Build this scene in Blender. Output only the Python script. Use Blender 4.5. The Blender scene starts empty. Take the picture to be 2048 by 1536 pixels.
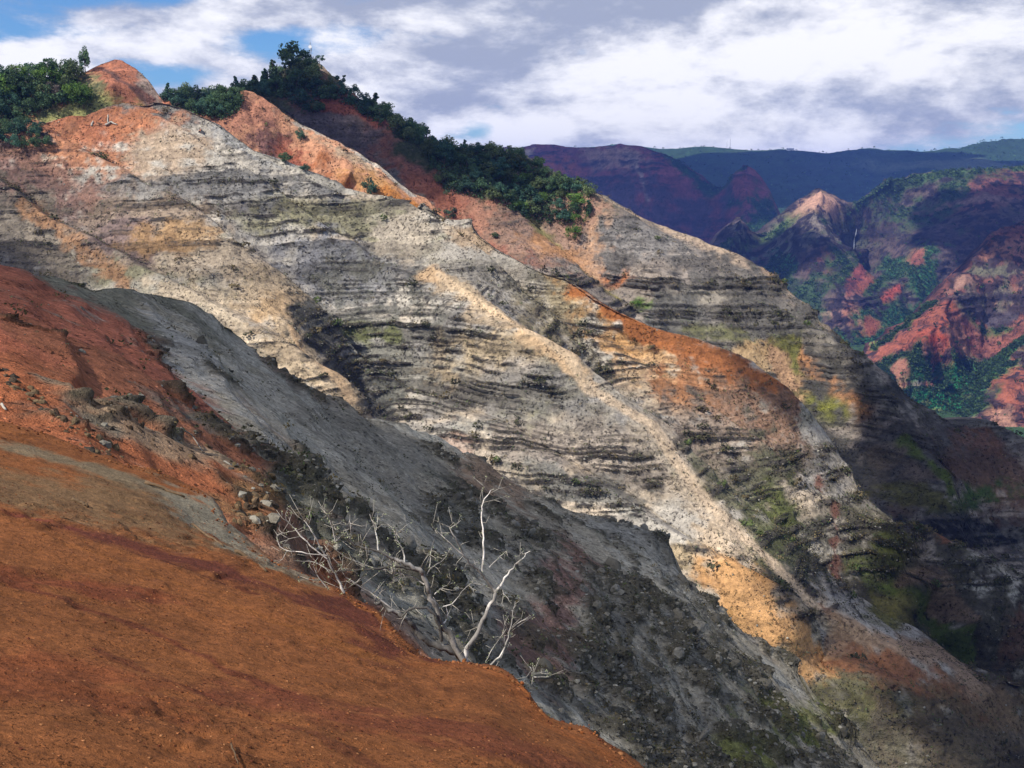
import bpy, math, random
import numpy as np
from mathutils import Vector, Matrix

random.seed(7)
rng = np.random.default_rng(7)
SC = bpy.context.scene
COL = SC.collection
R = math.radians

# ------------------------------------------------------------------ camera
F = 2196.0                      # focal length in photo pixels (2048 wide)
PITCH = math.atan((768 - 360) / F)
cam_d = bpy.data.cameras.new('camera')
cam_d.sensor_width = 36.0
cam_d.lens = 36.0 * F / 2048.0
cam_d.clip_start = 0.1
cam_d.clip_end = 80000.0
cam = bpy.data.objects.new('camera', cam_d)
cam.location = (0, 0, 0)
cam.rotation_euler = (math.pi / 2 - PITCH, 0, 0)
COL.objects.link(cam)
SC.camera = cam

# ------------------------------------------------------------------ sun + world
SUN_EL, SUN_AZ = R(47), math.atan2(-0.78, -0.62)      # direction towards the sun, left and behind the camera
SUN = np.array([math.cos(SUN_EL) * math.sin(SUN_AZ), math.cos(SUN_EL) * math.cos(SUN_AZ), math.sin(SUN_EL)])
sd = bpy.data.lights.new('sun', 'SUN')
sd.energy = 5.0
sd.angle = R(0.55)
sd.color = (1.0, 0.955, 0.88)
so = bpy.data.objects.new('sun', sd)
so.rotation_euler = Vector(SUN).to_track_quat('Z', 'Y').to_euler()
so.location = (0, 0, 500)
COL.objects.link(so)

SC.view_settings.view_transform = 'Standard'
SC.view_settings.look = 'None'
SC.view_settings.gamma = 1.0
SC.view_settings.exposure = 0.28
SC.view_settings.use_curve_mapping = False
SC.cycles.use_denoising = True
SC.cycles.max_bounces = 5
SC.cycles.diffuse_bounces = 3
SC.cycles.volume_bounces = 1
SC.cycles.transparent_max_bounces = 12


class NT:
    """tiny helper for node trees"""
    def __init__(self, tree):
        self.t = tree
        tree.nodes.clear()

    def n(self, typ, **kw):
        nd = self.t.nodes.new(typ)
        for k, v in kw.items():
            setattr(nd, k, v)
        return nd

    def put(self, sock, v):
        if hasattr(v, 'is_output'):
            self.t.links.new(v, sock)
        elif v is not None:
            if sock.type == 'RGBA' and len(v) == 3:
                v = tuple(v) + (1,)
            sock.default_value = v

    def m(self, op, a, b=None, c=None, clamp=False):
        nd = self.n('ShaderNodeMath', operation=op, use_clamp=clamp)
        for i, v in enumerate((a, b, c)):
            if v is not None:
                self.put(nd.inputs[i], v)
        return nd.outputs[0]

    def vm(self, op, a, b=None):
        nd = self.n('ShaderNodeVectorMath', operation=op)
        self.put(nd.inputs[0], a)
        if b is not None:
            self.put(nd.inputs[1], b)
        return nd.outputs[0]

    def noise(self, vec, scale, detail=5, rough=0.55, dist=0.0):
        nd = self.n('ShaderNodeTexNoise')
        self.put(nd.inputs['Vector'], vec)
        nd.inputs['Scale'].default_value = scale
        nd.inputs['Detail'].default_value = detail
        nd.inputs['Roughness'].default_value = rough
        nd.inputs['Distortion'].default_value = dist
        return nd.outputs[0]

    def ramp(self, v, lo, hi, a=0.0, b=1.0, smooth=True):
        nd = self.n('ShaderNodeMapRange', interpolation_type='SMOOTHSTEP' if smooth else 'LINEAR')
        self.put(nd.inputs[0], v)
        for i, x in enumerate((lo, hi, a, b)):
            nd.inputs[i + 1].default_value = x
        return nd.outputs[0]

    def mix(self, f, a, b, typ='MIX'):
        nd = self.n('ShaderNodeMix', data_type='RGBA', blend_type=typ)
        self.put(nd.inputs[0], f)
        self.put(nd.inputs[6], a)
        self.put(nd.inputs[7], b)
        return nd.outputs[2]

    def xyz(self, x, y, z):
        nd = self.n('ShaderNodeCombineXYZ')
        for i, v in enumerate((x, y, z)):
            self.put(nd.inputs[i], v)
        return nd.outputs[0]


def ray(px, py):
    """direction through a point of the photograph (2048 x 1536)"""
    cx, cy = (px - 1024) / F, (768 - py) / F
    cp, sp = math.cos(PITCH), math.sin(PITCH)
    return np.array([cx, cp + cy * sp, -sp + cy * cp])


def build_world():
    w = bpy.data.worlds.new('World')
    SC.world = w
    w.use_nodes = True
    t = NT(w.node_tree)
    sky = t.n('ShaderNodeTexSky', sky_type='NISHITA')
    sky.sun_disc = False
    sky.sun_elevation = SUN_EL
    sky.sun_rotation = SUN_AZ
    sky.air_density = 1.0
    sky.dust_density = 0.3
    sky.ozone_density = 2.5
    blue = t.mix(1.0, sky.outputs[0], (0.046, 0.072, 0.104), 'MULTIPLY')
    tc = t.n('ShaderNodeTexCoord').outputs['Generated']
    sep = t.n('ShaderNodeSeparateXYZ')
    t.put(sep.inputs[0], tc)
    x, y, z = sep.outputs
    zc = t.m('MAXIMUM', z, 0.0)
    den = t.m('ADD', zc, 0.16)
    flat = t.xyz(t.m('DIVIDE', x, den), t.m('DIVIDE', y, den), t.m('MULTIPLY', zc, 7.0))
    puff = t.xyz(t.m('MULTIPLY', x, 1.0), t.m('MULTIPLY', y, 1.0), t.m('MULTIPLY', zc, 2.3))
    n1 = t.noise(t.vm('ADD', flat, (3.7, 1.2, 0.4)), 0.75, 9, 0.58, 0.2)
    n2 = t.noise(t.vm('ADD', puff, (1.31, 4.2, 0.7)), 6.0, 10, 0.62, 0.1)
    d = t.m('ADD', t.m('MULTIPLY', n1, 0.45), t.m('MULTIPLY', n2, 0.55))
    # gaps of clear sky and thicker banks, each at its own bearing and height
    yd = t.m('MAXIMUM', y, 0.05)
    u, v = t.m('DIVIDE', x, yd), t.m('DIVIDE', zc, yd)
    for px, py, rx, ry, amp in [(20, 60, 150, 50, -.11), (470, 95, 230, 36, -.16), (330, 150, 110, 26, -.11),
                                (600, 60, 120, 40, -.09), (960, 262, 40, 22, -.12), (1172, 104, 34, 18, -.17),
                                (1150, 265, 60, 14, -.06), (860, 75, 140, 20, -.07), (60, 190, 120, 40, -.08),
                                (345, 92, 110, 30, .15), (90, 105, 70, 26, .12), (1500, 150, 620, 130, .20), (1950, 60, 200, 60, .10),
                                (850, 190, 190, 40, .10), (700, 25, 500, 25, .07), (250, 30, 180, 22, .08)]:
        r = ray(px, py)
        u0, v0 = float(r[0] / r[1]), float(r[2] / r[1])
        du = t.m('DIVIDE', t.m('SUBTRACT', u, u0), rx / F)
        dv = t.m('DIVIDE', t.m('SUBTRACT', v, v0), ry / F)
        q = t.m('ADD', t.m('MULTIPLY', du, du), t.m('MULTIPLY', dv, dv))
        g = t.m('MULTIPLY', t.m('EXPONENT', t.m('MULTIPLY', q, -1.0)), amp)
        d = t.m('ADD', d, t.m('MULTIPLY', g, t.ramp(y, 0.05, 0.25)))
    cover = t.ramp(d, 0.42, 0.535)
    # lit and shaded parts of the cloud: density against density a little higher towards the sun
    n3 = t.noise(t.vm('ADD', puff, (1.31, 4.2, 0.755)), 6.0, 10, 0.60, 0.1)
    n4 = t.noise(t.vm('ADD', puff, (7.3, 2.2, 0.1)), 3.4, 6, 0.55, 0.2)
    relief = t.m('SUBTRACT', n2, n3)
    b = t.m('ADD', t.m('MULTIPLY', relief, 3.0), t.m('MULTIPLY', t.m('SUBTRACT', n4, 0.5), 1.5))
    b = t.m('ADD', b, t.m('MULTIPLY', t.m('SUBTRACT', d, 0.55), 1.2))
    b = t.m('ADD', b, t.m('MULTIPLY', t.m('SUBTRACT', n2, 0.5), 1.1))
    b = t.m('SUBTRACT', b, t.ramp(z, 0.07, 0.20, 0.0, 0.30))
    b = t.m('ADD', b, t.ramp(z, 0.0, 0.08, 0.36, 0.0))
    b = t.m('SUBTRACT', b, t.ramp(z, 0.085, 0.16, 0.0, 0.12))
    b = t.ramp(b, -0.58, 0.50)
    cloud = t.mix(b, (0.33, 0.37, 0.49), (0.88, 0.88, 0.92))
    skyc = t.mix(cover, blue, cloud)
    bg = t.n('ShaderNodeBackground')
    t.put(bg.inputs[0], skyc)
    bg.inputs[1].default_value = 1.0
    out = t.n('ShaderNodeOutputWorld')
    t.put(out.inputs[0], bg.outputs[0])


build_world()


# ------------------------------------------------------------------ helpers
def tag(o, label=None, cat=None, group=None, kind=None):
    for k, v in (('label', label), ('category', cat), ('group', group), ('kind', kind)):
        if v:
            o[k] = v
    return o


def empty(name, loc, rz=0.0):
    o = bpy.data.objects.new(name, None)
    o.location = loc
    o.rotation_euler = (0, 0, rz)
    o.empty_display_size = 0.1
    COL.objects.link(o)
    return o


def mesh_np(name, verts, faces, mat, smooth=False, col=None):
    """mesh from numpy arrays; faces (n,3) or (n,4)"""
    me = bpy.data.meshes.new(name)
    v = np.asarray(verts, np.float32)
    f = np.asarray(faces, np.int32)
    k = f.shape[1]
    me.vertices.add(len(v))
    me.vertices.foreach_set('co', v.ravel())
    me.loops.add(f.size)
    me.loops.foreach_set('vertex_index', f.ravel())
    me.polygons.add(len(f))
    me.polygons.foreach_set('loop_start', np.arange(0, f.size, k, dtype=np.int32))
    me.polygons.foreach_set('use_smooth', np.full(len(f), smooth, dtype=bool))
    if col is not None:
        a = me.attributes.new('col', 'FLOAT_COLOR', 'POINT')
        c = np.ones((len(v), 4), np.float32)
        c[:, :3] = col
        a.data.foreach_set('color', c.ravel())
    if mat:
        me.materials.append(mat)
    me.update(calc_edges=True)
    return me


def obj(name, me, parent=None, loc=None):
    o = bpy.data.objects.new(name, me)
    COL.objects.link(o)
    if parent:
        o.parent = parent
    if loc is not None:
        o.location = loc
    return o


def _hash(ix, iy, iz, seed):
    h = ix.astype(np.uint32) * np.uint32(374761393) + iy.astype(np.uint32) * np.uint32(668265263) \
        + iz.astype(np.uint32) * np.uint32(3266489917) + np.uint32((seed * 2654435761) & 0xffffffff)
    h = (h ^ (h >> np.uint32(13))) * np.uint32(1274126177)
    h = (h ^ (h >> np.uint32(16))) * np.uint32(2246822519)
    return (h >> np.uint32(8)).astype(np.float32) * np.float32(1 / 16777216.0)


def vnoise(x, y, z=None, seed=0):
    x = np.asarray(x, np.float32); y = np.asarray(y, np.float32)
    fx, fy = np.floor(x), np.floor(y)
    ix, iy = fx.astype(np.int32), fy.astype(np.int32)
    u, v = x - fx, y - fy
    u = u * u * (3 - 2 * u); v = v * v * (3 - 2 * v)
    if z is None:
        zz = np.zeros(1, np.int32)
        a = _hash(ix, iy, zz, seed); b = _hash(ix + 1, iy, zz, seed)
        c = _hash(ix, iy + 1, zz, seed); d = _hash(ix + 1, iy + 1, zz, seed)
        return (a + (b - a) * u) * (1 - v) + (c + (d - c) * u) * v
    z = np.asarray(z, np.float32)
    fz = np.floor(z); iz = fz.astype(np.int32); w = z - fz
    w = w * w * (3 - 2 * w)
    r = []
    for k in (0, 1):
        a = _hash(ix, iy, iz + k, seed); b = _hash(ix + 1, iy, iz + k, seed)
        c = _hash(ix, iy + 1, iz + k, seed); d = _hash(ix + 1, iy + 1, iz + k, seed)
        r.append((a + (b - a) * u) * (1 - v) + (c + (d - c) * u) * v)
    return r[0] + (r[1] - r[0]) * w


def fbm(x, y, z=None, octv=4, seed=0, gain=0.5):
    """value-noise fbm, about 0..1"""
    tot = 0.0; amp = 1.0; s = 0.0; f = 1.0
    for o in range(octv):
        tot = tot + amp * vnoise(x * f + 17.3 * o, y * f - 9.1 * o, None if z is None else z * f + 5.7 * o, seed + o)
        s += amp
        amp *= gain
        f *= 2.03
    return tot / s


def sst(x, a, b):
    t = np.clip((x - a) / (b - a), 0, 1)
    return t * t * (3 - 2 * t)


def srgb(r, g, b):
    c = np.array([r, g, b], float) / 255.0
    return np.where(c <= 0.04045, c / 12.92, ((c + 0.055) / 1.055) ** 2.4)


def project(P):
    """world points -> photo pixels"""
    cp, sp = math.cos(PITCH), math.sin(PITCH)
    d = P[..., 1] * cp - P[..., 2] * sp
    up = P[..., 1] * sp + P[..., 2] * cp
    d = np.where(np.abs(d) < 1e-3, 1e-3, d)
    return 1024 + F * P[..., 0] / d, 768 - F * up / d, d


def line(pts, n=6):
    """points along a polyline, evenly inserted"""
    out = []
    for a, b in zip(pts[:-1], pts[1:]):
        for i in range(n):
            f = i / n
            out.append(tuple(a[k] + (b[k] - a[k]) * f for k in range(len(a))))
    out.append(tuple(pts[-1]))
    return out


# ------------------------------------------------------------------ materials
def ground_mat(name, sc, bump=0.5, bdist=0.3, var=0.5, spot=0.5, ssc=None, pale=0.0):
    """earth and rock: colour attribute of the terrain times grain, dark stones and pale chips, with relief"""
    m = bpy.data.materials.new(name)
    m.use_nodes = True
    t = NT(m.node_tree)
    a = t.n('ShaderNodeAttribute', attribute_name='col')
    pos = t.n('ShaderNodeTexCoord').outputs['Object']
    n1 = t.noise(pos, 1.0 / sc, 6, 0.65)
    n2 = t.noise(pos, 7.0 / sc, 3, 0.7)
    f = t.m('ADD', t.m('MULTIPLY', n1, 0.6), t.m('MULTIPLY', n2, 0.4))
    k = t.ramp(f, 0.30, 0.70, 1.0 - var, 1.0 + var, smooth=False)
    ssc = ssc or sc * .5
    n3 = t.noise(t.vm('ADD', pos, (31.7, 11.3, 7.9)), 1.0 / ssc, 2, 0.5)
    n4 = t.noise(t.vm('ADD', pos, (3.1, 51.3, 17.9)), 0.12 / ssc, 3, 0.6)
    sp = t.m('MULTIPLY', t.ramp(n3, 0.56, 0.66), t.ramp(n4, 0.40, 0.60, 0.25, 1.0))
    k = t.m('MULTIPLY', k, t.m('SUBTRACT', 1.0, t.m('MULTIPLY', sp, spot)))
    if pale:
        n5 = t.noise(t.vm('ADD', pos, (81.7, 1.3, 27.9)), 1.3 / ssc, 1, 0.5)
        k = t.m('MULTIPLY', k, t.m('ADD', 1.0, t.m('MULTIPLY', t.ramp(n5, 0.66, 0.74), pale)))
    c = t.mix(1.0, a.outputs['Color'], t.xyz(k, k, k), 'MULTIPLY')
    p = t.n('ShaderNodeBsdfPrincipled')
    t.put(p.inputs['Base Color'], c)
    p.inputs['Roughness'].default_value = 0.95
    p.inputs['Specular IOR Level'].default_value = 0.12
    bp = t.n('ShaderNodeBump')
    bp.inputs['Strength'].default_value = bump
    bp.inputs['Distance'].default_value = bdist
    t.put(bp.inputs['Height'], t.m('ADD', t.m('ADD', n1, t.m('MULTIPLY', n2, 0.35)), t.m('MULTIPLY', sp, 0.4)))
    t.put(p.inputs['Normal'], bp.outputs[0])
    o = t.n('ShaderNodeOutputMaterial')
    t.put(o.inputs[0], p.outputs[0])
    return m


def simple_mat(name, c, rough=0.8, spec=0.2, metal=0.0, var=0.0, sc=1.0, attr=False, trans=0.0, emit=0.0):
    m = bpy.data.materials.new(name)
    m.use_nodes = True
    t = NT(m.node_tree)
    p = t.n('ShaderNodeBsdfPrincipled')
    col = tuple(c)
    if attr:
        a = t.n('ShaderNodeAttribute', attribute_name='col')
        col = t.mix(1.0, a.outputs['Color'], col, 'MULTIPLY')
    if var:
        oi = t.n('ShaderNodeObjectInfo').outputs['Random']
        pos = t.n('ShaderNodeTexCoord').outputs['Object']
        n = t.noise(pos, sc, 4, 0.6)
        f = t.m('ADD', t.m('MULTIPLY', n, 0.7), t.m('MULTIPLY', oi, 0.3))
        k = t.ramp(f, 0.25, 0.75, 1 - var, 1 + var, smooth=False)
        col = t.mix(1.0, col, t.xyz(k, k, k), 'MULTIPLY')
    t.put(p.inputs['Base Color'], col)
    p.inputs['Roughness'].default_value = rough
    p.inputs['Specular IOR Level'].default_value = spec
    p.inputs['Metallic'].default_value = metal
    o = t.n('ShaderNodeOutputMaterial')
    if trans:
        tr = t.n('ShaderNodeBsdfTranslucent')
        t.put(tr.inputs[0], col)
        mx = t.n('ShaderNodeMixShader')
        mx.inputs[0].default_value = trans
        t.put(mx.inputs[1], p.outputs[0])
        t.put(mx.inputs[2], tr.outputs[0])
        t.put(o.inputs[0], mx.outputs[0])
    else:
        t.put(o.inputs[0], p.outputs[0])
    return m


M = {}
M['near_soil'] = ground_mat('near_soil', 0.09, 1.0, 0.035, 0.60, .55, .035, .5)
M['spur_rock'] = ground_mat('spur_rock', 0.7, 1.0, 0.5, 0.62, .7, .34, .9)
M['wall_rock'] = ground_mat('wall_rock', 1.9, 1.0, 1.1, 0.52, .68, 1.05, .35)
M['far_rock'] = ground_mat('far_rock', 14.0, 1.0, 8.0, 0.45, .6, 5.5, .3)


# ------------------------------------------------------------------ terrain
def strata_table(seed, lo, hi, tmin, tmax, sharp=0.25):
    """beds of hard and soft rock against height: hardness and tone"""
    rg = np.random.default_rng(seed)
    zs = np.linspace(lo, hi, 16000)
    hard = np.zeros_like(zs); tone = np.zeros_like(zs)
    z = lo
    band = 0.6; left = 0.0
    while z < hi:
        if left <= 0:                       # cliff bands alternate with weaker, sloping bands
            band = rg.choice([0.35, 0.6, 0.8, 1.0]); left = rg.uniform(4, 11) * tmax * .6
        th = tmin + (tmax - tmin) * rg.random() ** 1.8
        hv = band * rg.uniform(0.5, 1.0) * (1 if rg.random() > 0.15 else 0.3)
        fr = rg.uniform(0.3, 0.62)
        k = (zs >= z) & (zs < z + th)
        u = (zs[k] - z) / th
        # soft slope below, hard ledge above
        hard[k] = hv * sst(u, 1 - fr - sharp * 0.3, 1 - fr) * (1 - sst(u, 0.93, 1.0))
        tone[k] = rg.uniform(-1, 1)
        z += th; left -= th
    return zs, hard, tone


class Piece:
    """one hillside: a slope plane with ridge line, ribs and hollows interpolated on it, then rock detail"""
    def __init__(self, strike, slope, anchor, crest, base, pts=(), ymode=False, ns=400, nt=300, nb=30,
                 back=60.0, fold=1.6, rnd=3.0, front=None):
        a, b = R(strike), R(slope)
        self.S = np.array([math.cos(a), math.sin(a), 0.0])
        self.T = np.array([-math.sin(a) * math.cos(b), math.cos(a) * math.cos(b), math.sin(b)])
        self.N = np.cross(self.S, self.T)
        d = ray(anchor[0], anchor[1])
        self.P0 = d * (anchor[2] / d[1])
        self.ymode = ymode
        C = np.array([self.sth(p) for p in crest])
        B = np.array([self.sth(p) for p in base])
        X = [self.sth(p) for p in pts]
        self.crestC = C
        allp = np.array([tuple(c) for c in C] + [tuple(c) for c in B] + [tuple(c) for c in X])
        self.rbf_fit(allp)
        oc, ob = np.argsort(C[:, 0]), np.argsort(B[:, 0])
        s0, s1 = C[:, 0].min(), C[:, 0].max()
        s = np.linspace(s0, s1, ns)
        tc = np.interp(s, C[oc, 0], C[oc, 1])
        tb = np.interp(s, B[ob, 0], B[ob, 1])
        tb = np.minimum(tb, tc - 0.05 * (C[:, 1].max() - B[:, 1].min()))
        r = np.linspace(0, 1, nt)
        tt = tb[None, :] + (tc - tb)[None, :] * r[:, None]
        e = (np.arange(1, nb + 1) / nb) ** 1.7 * back
        tt = np.vstack([tt, tc[None, :] + e[:, None]])
        if front:                              # the foot goes on down into the ravine before it
            e = (1 - np.arange(14) / 14.0) * front[0]
            tt = np.vstack([tb[None, :] - e[:, None], tt])
            nt += 14
        ss = np.broadcast_to(s[None, :], tt.shape)
        te = np.minimum(np.maximum(tt, tb[None, :]), tc[None, :])
        h = self.rbf(ss.ravel(), te.ravel()).reshape(tt.shape)
        over = np.maximum(tt - tc[None, :], 0)
        h = h - fold * (np.sqrt(over ** 2 + rnd ** 2) - rnd)
        if front:
            h = h - front[1] * np.maximum(tb[None, :] - tt, 0)
        self.s, self.t, self.nrow, self.ns, self.nt = ss.astype(np.float32), tt.astype(np.float32), tt.shape[0], ns, nt
        self.over = over
        self.P = (self.P0 + ss[..., None] * self.S + tt[..., None] * self.T + h[..., None] * self.N)

    def sth(self, p):
        d = ray(p[0], p[1])
        v = p[2] if len(p) > 2 else 0.0
        if self.ymode:
            P = d * (v / d[1])
        else:
            lam = (self.P0 @ self.N + v) / (d @ self.N)
            P = d * lam
        q = P - self.P0
        return (q @ self.S, q @ self.T, q @ self.N)

    def rbf_fit(self, A):
        # drop near duplicates
        keep = []
        sc = max(np.ptp(A[:, 0]), np.ptp(A[:, 1]))
        for p in A:
            if all((p[0] - q[0]) ** 2 + (p[1] - q[1]) ** 2 > (sc * 2e-3) ** 2 for q in keep):
                keep.append(p)
        A = np.array(keep)
        self.sc = sc
        x = A[:, :2] / sc
        n = len(x)
        K = np.sqrt(((x[:, None] - x[None]) ** 2).sum(-1) + 4e-5)
        Q = np.hstack([np.ones((n, 1)), x])
        L = np.block([[K + 1e-5 * np.eye(n) * -1, Q], [Q.T, np.zeros((3, 3))]])
        w = np.linalg.solve(L, np.concatenate([A[:, 2], np.zeros(3)]))
        self.rx, self.rw = x.astype(np.float32), w

    def rbf(self, s, t):
        out = np.empty(len(s), np.float32)
        w = self.rw[:-3].astype(np.float32)
        c = self.rw[-3:]
        for i in range(0, len(s), 40000):
            a = (s[i:i + 40000] / self.sc).astype(np.float32); b = (t[i:i + 40000] / self.sc).astype(np.float32)
            d = np.sqrt((a[:, None] - self.rx[None, :, 0]) ** 2 + (b[:, None] - self.rx[None, :, 1]) ** 2 + np.float32(4e-5))
            out[i:i + 40000] = d @ w + c[0] + c[1] * a + c[2] * b
        return out

    def normals(self):
        dr = np.gradient(self.P, axis=0); dc = np.gradient(self.P, axis=1)
        n = np.cross(dc, dr)
        return n / (np.linalg.norm(n, axis=-1, keepdims=True) + 1e-9)

    def patch_weight(self, p, nz, ny, nf):
        """ellipse (px,py,rx,ry,deg) or stroke ([(px,py)..], width) laid on the slope"""
        g = p['g']
        if len(g) == 5:
            px, py, rx, ry, deg = g
            c = self.near_st(px, py)
            ca, sa = math.cos(R(deg)), math.sin(R(deg))
            e1 = self.near_st(px + rx * ca, py + rx * sa) - c
            e2 = self.near_st(px - ry * sa, py + ry * ca) - c
            e1 = (e1 - (self.near_st(px - rx * ca, py - rx * sa) - c)) / 2
            e2 = (e2 - (self.near_st(px + ry * sa, py - ry * ca) - c)) / 2
            Mx = np.linalg.inv(np.array([e1, e2]).T + 1e-6)
            ds, dt = self.s - c[0], self.t - c[1]
            d = np.sqrt((Mx[0, 0] * ds + Mx[0, 1] * dt) ** 2 + (Mx[1, 0] * ds + Mx[1, 1] * dt) ** 2)
        else:
            pts, wd = g
            A = np.array([self.near_st(*q) for q in pts])
            q = pts[len(pts) // 2]
            e1, e2 = self.near_st(q[0] + wd, q[1]), self.near_st(q[0] - wd, q[1])
            wm = np.linalg.norm(e1 - e2) / 2 + 1e-6
            d = np.full(self.s.shape, 1e9, np.float32)
            for a, b in zip(A[:-1], A[1:]):
                v = b - a
                L = (v @ v) + 1e-9
                k = np.clip(((self.s - a[0]) * v[0] + (self.t - a[1]) * v[1]) / L, 0, 1)
                d = np.minimum(d, np.hypot(self.s - a[0] - k * v[0], self.t - a[1] - k * v[1]))
            d = d / wm
        soft = p.get('soft', 0.45)
        d = d + getattr(self, 'ton', 0) * p.get('bed', .16) + (nz - 0.5) * p.get('nz', 2.2) + (ny - 0.5) * p.get('ny', 1.1) + (nf - 0.5) * p.get('nf', 1.7)
        return sst(d, 1 + soft, 1 - soft) * p.get('k', 1.0)

    def near_st(self, px, py):
        """slope coordinates of the ground seen at a place of the photograph"""
        if not hasattr(self, '_pp'):
            u, v, d = project(self.P[:self.nt:2, ::2].reshape(-1, 3))
            self._pp = (u, v, np.where(d < 0.5, 1e9, d / d.max() * 20), self.s[:self.nt:2, ::2].ravel(), self.t[:self.nt:2, ::2].ravel())
        u, v, d, s, t = self._pp
        k = np.argmin((u - px) ** 2 + (v - py) ** 2 + d)
        # beyond the meshed part, go on at the same scale
        return np.array([s[k], t[k]], float)

    def finish(self, name, mat, st=None, A=1.0, block=3.0, rough=0.5, rl=6.0, gully=0.0, gl=20.0, base=(.3, .3, .3),
               rock=(.1, .1, .1), patches=(), mask=(0.35, 0.6), ml=40.0, dip=(0, 0), warp=2.0, seed=1, noise_sc=30.0,
               tone=0.25, knob=0.0, kl=4.0, streak=(0.25, 1.0), smooth_top=0.0, label=None, rockmix=1.0, slopewarp=0.0, tints=(), diag=None, saw=None, sat=1.0):
        P = self.P
        n = self.normals()
        x, y, z = P[..., 0], P[..., 1], P[..., 2]
        s, t = self.s, self.t
        nz = fbm(s / noise_sc, t / noise_sc, octv=6, seed=seed + 3, gain=0.62)
        ny = fbm(s / (noise_sc * streak[0]), t / (noise_sc * streak[1]), octv=4, seed=seed + 9)
        nf = fbm(s / (noise_sc * .16), t / (noise_sc * .16), octv=4, seed=seed + 13, gain=.62)
        rockw = sst(fbm(s / ml, t / (ml * 0.6), octv=4, seed=seed + 21), mask[0], mask[1])
        soil = np.broadcast_to(np.array(base, np.float32), P.shape).copy()
        for c, sd_, lo_, hi_ in tints:
            q = fbm(s / (noise_sc * 2.2), t / (noise_sc * 1.3), octv=5, seed=seed + sd_, gain=.6)
            soil += (np.array(c, np.float32) - soil) * sst(q, lo_, hi_)[..., None]
        if st is not None:
            zb = z + dip[0] * x + dip[1] * y + warp * (fbm(x / 45, y / 45, octv=3, seed=seed + 5) - 0.5) * 2 \
                + slopewarp * (fbm(s / 9, t / 9, octv=2, seed=seed + 6) - .5)
            hard = np.interp(zb, st[0], st[1]).astype(np.float32)
            ton = np.interp(zb, st[0], st[2]).astype(np.float32)
            self.ton = ton
        else:
            hard = np.zeros(z.shape, np.float32); ton = hard
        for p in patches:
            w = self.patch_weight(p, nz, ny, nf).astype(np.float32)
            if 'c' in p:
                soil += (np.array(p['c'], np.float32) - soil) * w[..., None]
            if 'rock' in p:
                rockw = rockw + (p['rock'] - rockw) * w
        blk = fbm(x / block, y / block, z / (block * 0.7), octv=4, seed=seed + 31, gain=0.6)
        brk = sst(fbm(x / (block * 4), y / (block * 4), z / (block * 1.2), octv=4, seed=seed + 37, gain=.6), 0.38, 0.60)
        led = hard * rockw * (0.12 + 0.88 * brk)
        disp = A * led * (0.45 + 1.1 * blk)
        rg = fbm(x / rl, y / rl, z / rl, octv=5, seed=seed + 41, gain=0.55) - 0.5
        disp = disp + rough * 2 * rg * (0.35 + 0.9 * rockw)
        if knob:
            kn = fbm(x / kl, y / kl, z / kl, octv=3, seed=seed + 51)
            disp = disp + knob * sst(kn, 0.48, 0.72) * rockw * (0.6 + 0.8 * blk)
            led = np.maximum(led, sst(kn, 0.5, 0.6) * rockw * 0.9)
        if gully:
            wv = fbm(s / (gl * 2), t / (gl * 2), octv=2, seed=seed + 61)
            rd = 1 - np.abs(2 * fbm(s / gl + wv * 1.5, t / (gl * 6), octv=3, seed=seed + 62) - 1)
            disp = disp - gully * rd ** 2
        if diag:
            am, wl, k = diag
            cc = (s + k * t) / wl + .9 * fbm(s / (wl * 2), t / (wl * 2), octv=3, seed=seed + 65)
            al = (s - k * t) / (wl * 5)
            rd = 1 - np.abs(2 * fbm(cc, al, octv=4, seed=seed + 66, gain=.5) - 1)
            disp = disp + am * (rd ** 1.6 - .45)
        if saw:
            am, wl, k = saw                    # spurs set one behind the other: long flank, sharp crest, steep drop
            cc = (s + k * t) / wl + .55 * fbm(s / (wl * 1.5), t / (wl * 1.5), octv=4, seed=seed + 67, gain=.55)
            fr = cc - np.floor(cc)
            own = .45 + .9 * vnoise(np.floor(cc) + 7.3, (s - k * t) / (wl * 3), seed=seed + 68)
            disp = disp + am * own * (fr ** 1.3 * (1 - sst(fr, .90, 1.0)) - .35)
            led = led * (.75 + .5 * sst(fr, .1, .5))
        dirn = n.copy()
        if st is not None:
            hz = n.copy(); hz[..., 2] = 0
            hz /= (np.linalg.norm(hz, axis=-1, keepdims=True) + 1e-3)
            dirn = n * 0.5 + hz * 0.5
        self.P = P = P + dirn * disp[..., None]
        P[..., 2] = np.maximum(P[..., 2], -374.0)
        # colour of the ground, with light and shade painted in by some patches
        cr = np.clip((led - 0.08) * 3.0, 0, 1) * rockmix
        rk = np.array(rock, np.float32) * (0.6 + 0.9 * blk[..., None])
        # rock keeps some of the tint of the soil it weathers to
        rk = rk * 0.75 + 0.25 * rk.mean(-1, keepdims=True) * soil / (soil.mean(-1, keepdims=True) + 1e-4)
        soil = soil * (1 + tone * ton[..., None] * (0.35 + 0.65 * rockw[..., None]))
        ng = fbm(s / (noise_sc * .05), t / (noise_sc * .12), octv=3, seed=seed + 15, gain=.65)
        soil = soil * (0.30 + 0.5 * nz[..., None] + 0.5 * nf[..., None] + 0.4 * ng[..., None])
        speck = fbm(x / (block * 0.55), y / (block * 0.55), z / (block * .55), octv=3, seed=seed + 77, gain=.6)
        cr = np.clip(cr + sst(speck, 0.58, 0.70) * (0.15 + 0.7 * rockw) * rockmix, 0, 1)
        if sat != 1.0:
            mn = soil.mean(-1, keepdims=True)
            soil = np.maximum(mn + (soil - mn) * sat, .006)
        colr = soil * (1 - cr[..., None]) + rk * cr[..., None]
        self.led, self.rockw = led, rockw
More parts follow.
